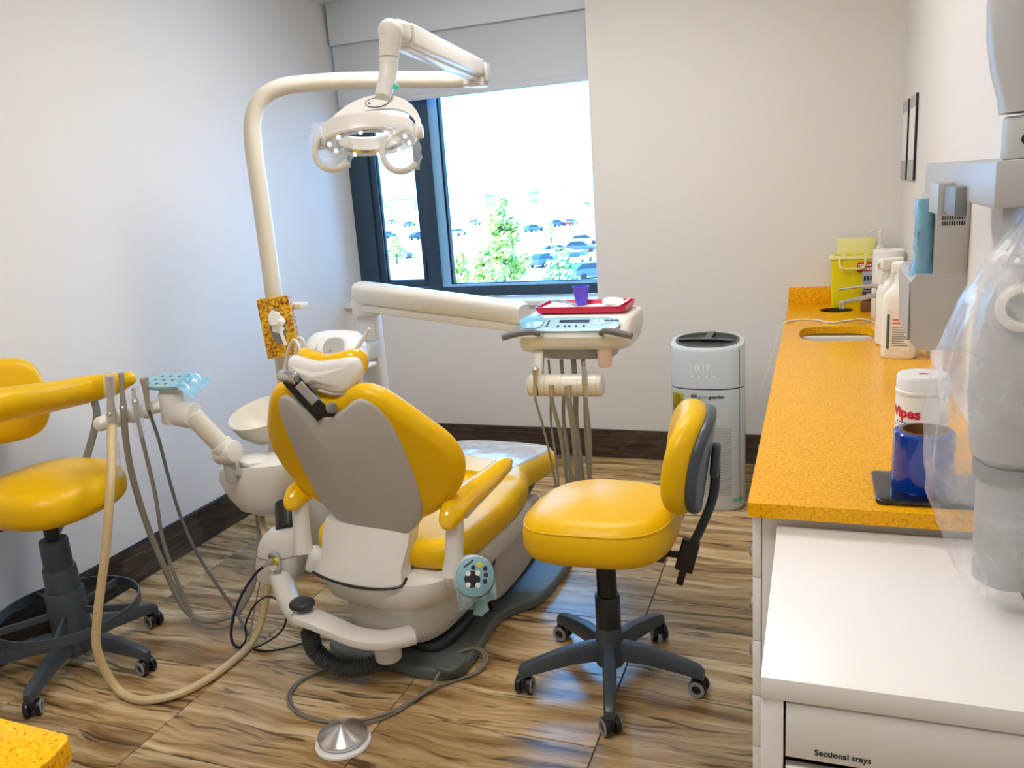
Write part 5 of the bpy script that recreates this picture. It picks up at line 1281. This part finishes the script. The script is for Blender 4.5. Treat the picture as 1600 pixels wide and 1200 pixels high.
rings.insert(0, [bagc + (v - bagc) * .35 + Vector((.0, 0, .018)) for v in rings[0]])
fine = []
for A, B in zip(rings, rings[1:]):
    for s_ in range(3):
        fine.append([a.lerp(b, s_ / 3) + Vector((.0035 * mnoise.noise(a * 60 + Vector((0, 0, s_))), .0035 * mnoise.noise(b * 60 + Vector((5, s_, 0))), 0)) for a, b in zip(A, B)])
fine.append(rings[-1])
one('plastic_bag', G().loft(fine, cap=False), 'bag', 'crinkled clear plastic bag over the x-ray head in the right foreground', 'plastic bag', angle=28)
# control box with handset
cbx = thing('xray_control_box', 'grey wall mounted control box with vent slots above the worktop', 'control box', (.34, 2.66, 1.06))
lowp = [(.255, 2.50), (XR, 2.50), (XR, 2.86), (.262, 2.86)]
def bxr(z, i=0., x0=.255, sh=0.): return [Vector((x0 + i, 2.50 + i + sh, z)), Vector((XR, 2.50 + i + sh, z)), Vector((XR, 2.86, z)), Vector((x0 + i, 2.86, z))]
obj('lower_housing', G().loft([bxr(1.063, .0, .275), bxr(1.085, 0, .258), bxr(1.255, 0, .252), bxr(1.275, .004, .262)]), 'grey_plastic', cbx, angle=20)
uh = obj('upper_housing', G().bx(.308, XR, 2.504, 2.86, 1.268, 1.485, .006), 'grey_plastic', cbx)
obj('lid_edge', G().bx(.250, .256, 2.508, 2.515, 1.09, 1.25), 'mid_grey', cbx)
slots = G()
for i in range(10):
    for j in range(4):
        slots.bx(.322 + i * .0058, .3252 + i * .0058, 2.5025, 2.5045, 1.405 + j * .0145, 1.4155 + j * .0145)
tag(obj('vent_slots', slots, 'black', uh), kind='stuff')
hc1 = Vector((.286, 2.545, 0))
hst = thing('xray_handset', 'handset wrapped in blue film hanging on the control box', 'handset', (.285, 2.56, 1.26))
obj('grip', G().tube([(.283, 2.555, 1.268), (.284, 2.555, 1.34), (.286, 2.555, 1.42), (.288, 2.555, 1.478)], [.024, .022, .022, .024], 16, flat=.8), 'grey_plastic', hst)
obj('exposure_button', G().box((.020, .006, .05), (.278, 2.534, 1.365)), 'mid_grey', hst)
rings = []
for k in range(12):
    z = lerp(1.266, 1.478, k / 11)
    rings.append([Vector((.285 + (.030 + .004 * math.sin(q * 2.1 + k * 1.3) + (.010 if k < 2 else 0)) * math.cos(2*math.pi*q/20) * .8, 2.553 + (.030 + .004 * math.cos(q * 3.2 + k * 1.9)) * math.sin(2*math.pi*q/20), z)) for q in range(20)])
obj('blue_film', G().loft(rings, cap=False), 'film_blue', hst, 'wrinkled light blue film sleeve', angle=70)

# framed notices on the right wall near the corner
for k, (y0, y1, lab) in enumerate(((3.87, 4.155, 'pale framed notice on the right wall, nearer of the two'), (4.185, 4.465, 'pale framed notice on the right wall, nearest the corner'))):
    n_ = thing('wall_notice', lab, 'notice', (XR - .006, (y0 + y1) / 2, 1.50), 0, 'notices on the right wall')
    obj('sheet', G().bx(XR - .006, XR - .001, y0 + .004, y1, 1.50, 1.85, .001), 'paper', n_)
    obj('dark_edge', G().bx(XR - .0105, XR - .001, y0, y0 + .004, 1.50, 1.85), 'black', n_)
    obj('header_band', G().bx(XR - .0068, XR - .0058, y0 + .004, y1, 1.80, 1.85), 'grey_plastic', n_)
    obj('footer_band', G().bx(XR - .0068, XR - .0058, y0 + .004, y1, 1.50, 1.585), 'grey_plastic', n_)

# ------------------------------------------------------------------ outside: parking lot, cars, trees
GZ = -7.2
tag(obj('parking_lot', G().bx(-420, 260, 16, 700, GZ - .3, GZ), 'asphalt'), kind='structure')
def gpt(x, y): return atz(x, y, GZ)
def car(label, p, deg, m, s=1.):
    t = thing('parked_car', label, 'car', (p.x, p.y, GZ), deg, 'parked cars outside'); M = wm(t)
    sec = [(-2.2, .45, .70, .80), (-2.1, .32, .95, .86), (-1.2, .28, 1.02, .9), (-.6, .28, .98, .9), (.9, .28, .94, .9), (1.7, .28, .84, .88), (2.15, .35, .70, .80)]
    rings = [[M @ Vector((x, y * hw, z)) for y, z in ((-1, z0), (-1.02, (z0 + z1) / 2), (-.95, z1), (.95, z1), (1.02, (z0 + z1) / 2), (1, z0))] for x, z0, z1, hw in sec]
    obj('car_body', G().loft(rings), m, t)
    cab = [(-2.0, .95, .95, .72), (-1.4, .95, 1.42, .66), (-.2, .95, 1.50, .66), (.3, .95, 1.45, .66), (1.0, .93, .95, .72)]
    rings = [[M @ Vector((x, y * hw * (1.12 if q < 2 else 1), z)) for q, (y, z) in enumerate(((-1, z0), (1, z0), (.92, z1), (-.92, z1)))] for x, z0, z1, hw in cab]
    obj('cabin_glass', G().loft(rings), 'car_glass', t)
    obj('roof', G().slab([(x, y) for x, y in rrect(1.5, 1.24, .2)], 1.44, 1.53, .03, M=M @ Matrix.Translation((-.5, 0, 0))), m, t)
    for wx_ in (-1.35, 1.35):
        for wy_ in (-.86, .86): obj('wheel', G().cyl(M @ Vector((wx_, wy_ - .1, .32)), M @ Vector((wx_, wy_ + .1, .32)), .32, n=14, bev=.04), 'rubber', t)
cars = [((625, 404), 12, 'car_navy', 'dark navy car nearest the casement pane'), ((606, 372), 80, 'car_navy', 'blue car left in the second parking row'), ((655, 374), 75, 'car_black', 'black car beside the mullion in the second parking row'), ((640, 354), 85, 'car_navy', 'navy car in the far row behind the casement'), ((612, 350), 85, 'car_silver', 'silver car in the far row behind the casement'), ((590, 366), 70, 'car_silver', 'silver car at the left edge of the casement pane'),
        ((742, 352), 85, 'car_silver', 'silver car left of the tall tree'), ((834, 362), 60, 'car_navy', 'navy car right of the tall tree'), ((870, 354), 60, 'car_navy', 'blue car in the middle of the large pane'), ((893, 352), 85, 'car_red', 'small red car in the far row'), ((918, 322), 85, 'car_silver', 'silver car furthest away at the right'), ((852, 416), 70, 'car_navy', 'navy car low in the large pane'), ((872, 400), 30, 'car_silver', 'silver car beside the low navy car'), ((914, 382), 10, 'car_silver', 'pale car at the right edge of the pane'), ((908, 394), 10, 'car_navy', 'dark blue car below the pale car at the right'), ((716, 368), 85, 'car_white', 'white car beside the window mullion'), ((926, 434), 40, 'car_navy', 'navy car in the lower right corner of the pane'), ((905, 412), 85, 'car_white', 'white car near the lower right of the pane')]
for (x, y), dg, m, lab in cars: car(lab, gpt(x, y), dg, m)
def tree(label, p, hgt, rad, m, seed, nleaf=900):
    rnd = random.Random(seed); t = thing('tree', label, 'tree', (p.x, p.y, GZ), 0, 'trees around the parking lot')
    b = Vector((p.x, p.y, GZ))
    g = G().tube([b, b + Vector((.1, 0, hgt * .4)), b + Vector((0, .05, hgt * .85))], [.16, .11, .03], 8)
    blobs = []
    for k in range(26):
        a = rnd.uniform(0, 6.28); z = .22 + .72 * (k + rnd.random()) / 26; prof_ = min(1, (z - .12) * 5) * (1 - .85 * max(0, z - .3) / .7)
        rr_ = rad * prof_ * rnd.uniform(.2, .8)
        c = b + Vector((rr_ * math.cos(a), rr_ * math.sin(a), hgt * z)); blobs.append((c, rad * rnd.uniform(.24, .36) * (.45 + .55 * prof_)))
        if k % 3 == 0: g.tube([b + Vector((0, 0, hgt * (z - .15))), c], [.05, .02], 6, raw=True)
    obj('trunk', g, 'bark', t)
    L = G(); ls_ = .16 * (rad / 2.2) ** .5
    for k in range(nleaf):
        c, r_ = blobs[k % len(blobs)]
        d = Vector((rnd.gauss(0, 1), rnd.gauss(0, 1), rnd.gauss(0, 1))).normalized() * r_ * rnd.uniform(.45, 1.05)
        p_ = c + d; n = (d.normalized() + Vector((rnd.uniform(-.7, .7), rnd.uniform(-.7, .7), rnd.uniform(-.7, .7)))).normalized(); x = n.orthogonal().normalized(); y = n.cross(x); s_ = ls_ * rnd.uniform(.7, 1.4)
        L.add([p_ - x * s_, p_ - y * s_ * .6 + n * s_ * .2, p_ + x * s_, p_ + y * s_ * .6 + n * s_ * .2], [(0, 1, 2), (0, 2, 3)])
    tag(obj('foliage', L, m, t, angle=180), kind='stuff')
trees = [((790, 470), 8.3, 2.5, 'leaf_a', 'tall yellow green tree in the middle of the large pane', 5200), ((762, 500), 5.2, 1.7, 'leaf_a', 'yellow green tree at the lower left of the large pane', 2400), ((880, 500), 4.9, 2.2, 'leaf_b', 'low green tree at the lower right of the large pane', 2400), ((722, 470), 4.2, 1.5, 'leaf_a', 'small yellow green tree beside the mullion', 1800), ((620, 412), 3.6, 2.2, 'leaf_a', 'small tree in front of the navy car', 700),
         ((605, 335), 6.5, 5.5, 'leaf_b', 'broad green tree left behind the casement pane', 800), ((650, 330), 6.0, 5.0, 'leaf_b', 'broad green tree right behind the casement pane', 800), ((625, 322), 6.5, 6, 'leaf_b', 'round green tree in the middle behind the casement pane', 700),
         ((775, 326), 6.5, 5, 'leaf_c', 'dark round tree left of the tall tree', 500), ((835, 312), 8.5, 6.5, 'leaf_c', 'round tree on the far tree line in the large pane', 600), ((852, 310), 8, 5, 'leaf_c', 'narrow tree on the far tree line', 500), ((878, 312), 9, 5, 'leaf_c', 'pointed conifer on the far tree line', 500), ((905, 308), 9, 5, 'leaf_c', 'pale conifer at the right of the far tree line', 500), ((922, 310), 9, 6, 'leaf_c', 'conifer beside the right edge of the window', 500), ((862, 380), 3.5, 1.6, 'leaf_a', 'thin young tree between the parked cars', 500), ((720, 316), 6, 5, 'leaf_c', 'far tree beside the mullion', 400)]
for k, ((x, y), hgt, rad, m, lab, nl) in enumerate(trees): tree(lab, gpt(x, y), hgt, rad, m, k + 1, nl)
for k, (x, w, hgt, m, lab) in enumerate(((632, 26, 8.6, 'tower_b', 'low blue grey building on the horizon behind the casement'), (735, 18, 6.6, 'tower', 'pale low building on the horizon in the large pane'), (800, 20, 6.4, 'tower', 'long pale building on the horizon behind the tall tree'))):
    d_ = ray(x, 300); p = Vector((d_.x / d_.y * 480, 480, 0))
    t = thing('distant_building', lab, 'building', (p.x, p.y, GZ), 0, 'far buildings')
    obj('block', G().bx(p.x - w / 2, p.x + w / 2, p.y, p.y + 20, GZ, GZ + hgt - 1), m, t)
    obj('roof', G().bx(p.x - w / 2 - .6, p.x + w / 2 + .6, p.y - .6, p.y + 21, GZ + hgt - 1, GZ + hgt), 'mid_grey', t)
    for q in range(6): obj('window', G().bx(p.x - w / 2 + (q + .2) * w / 6, p.x - w / 2 + (q + .8) * w / 6, p.y - .15, p.y + .1, GZ + 3.2, GZ + 5.0), 'tower_b', t)
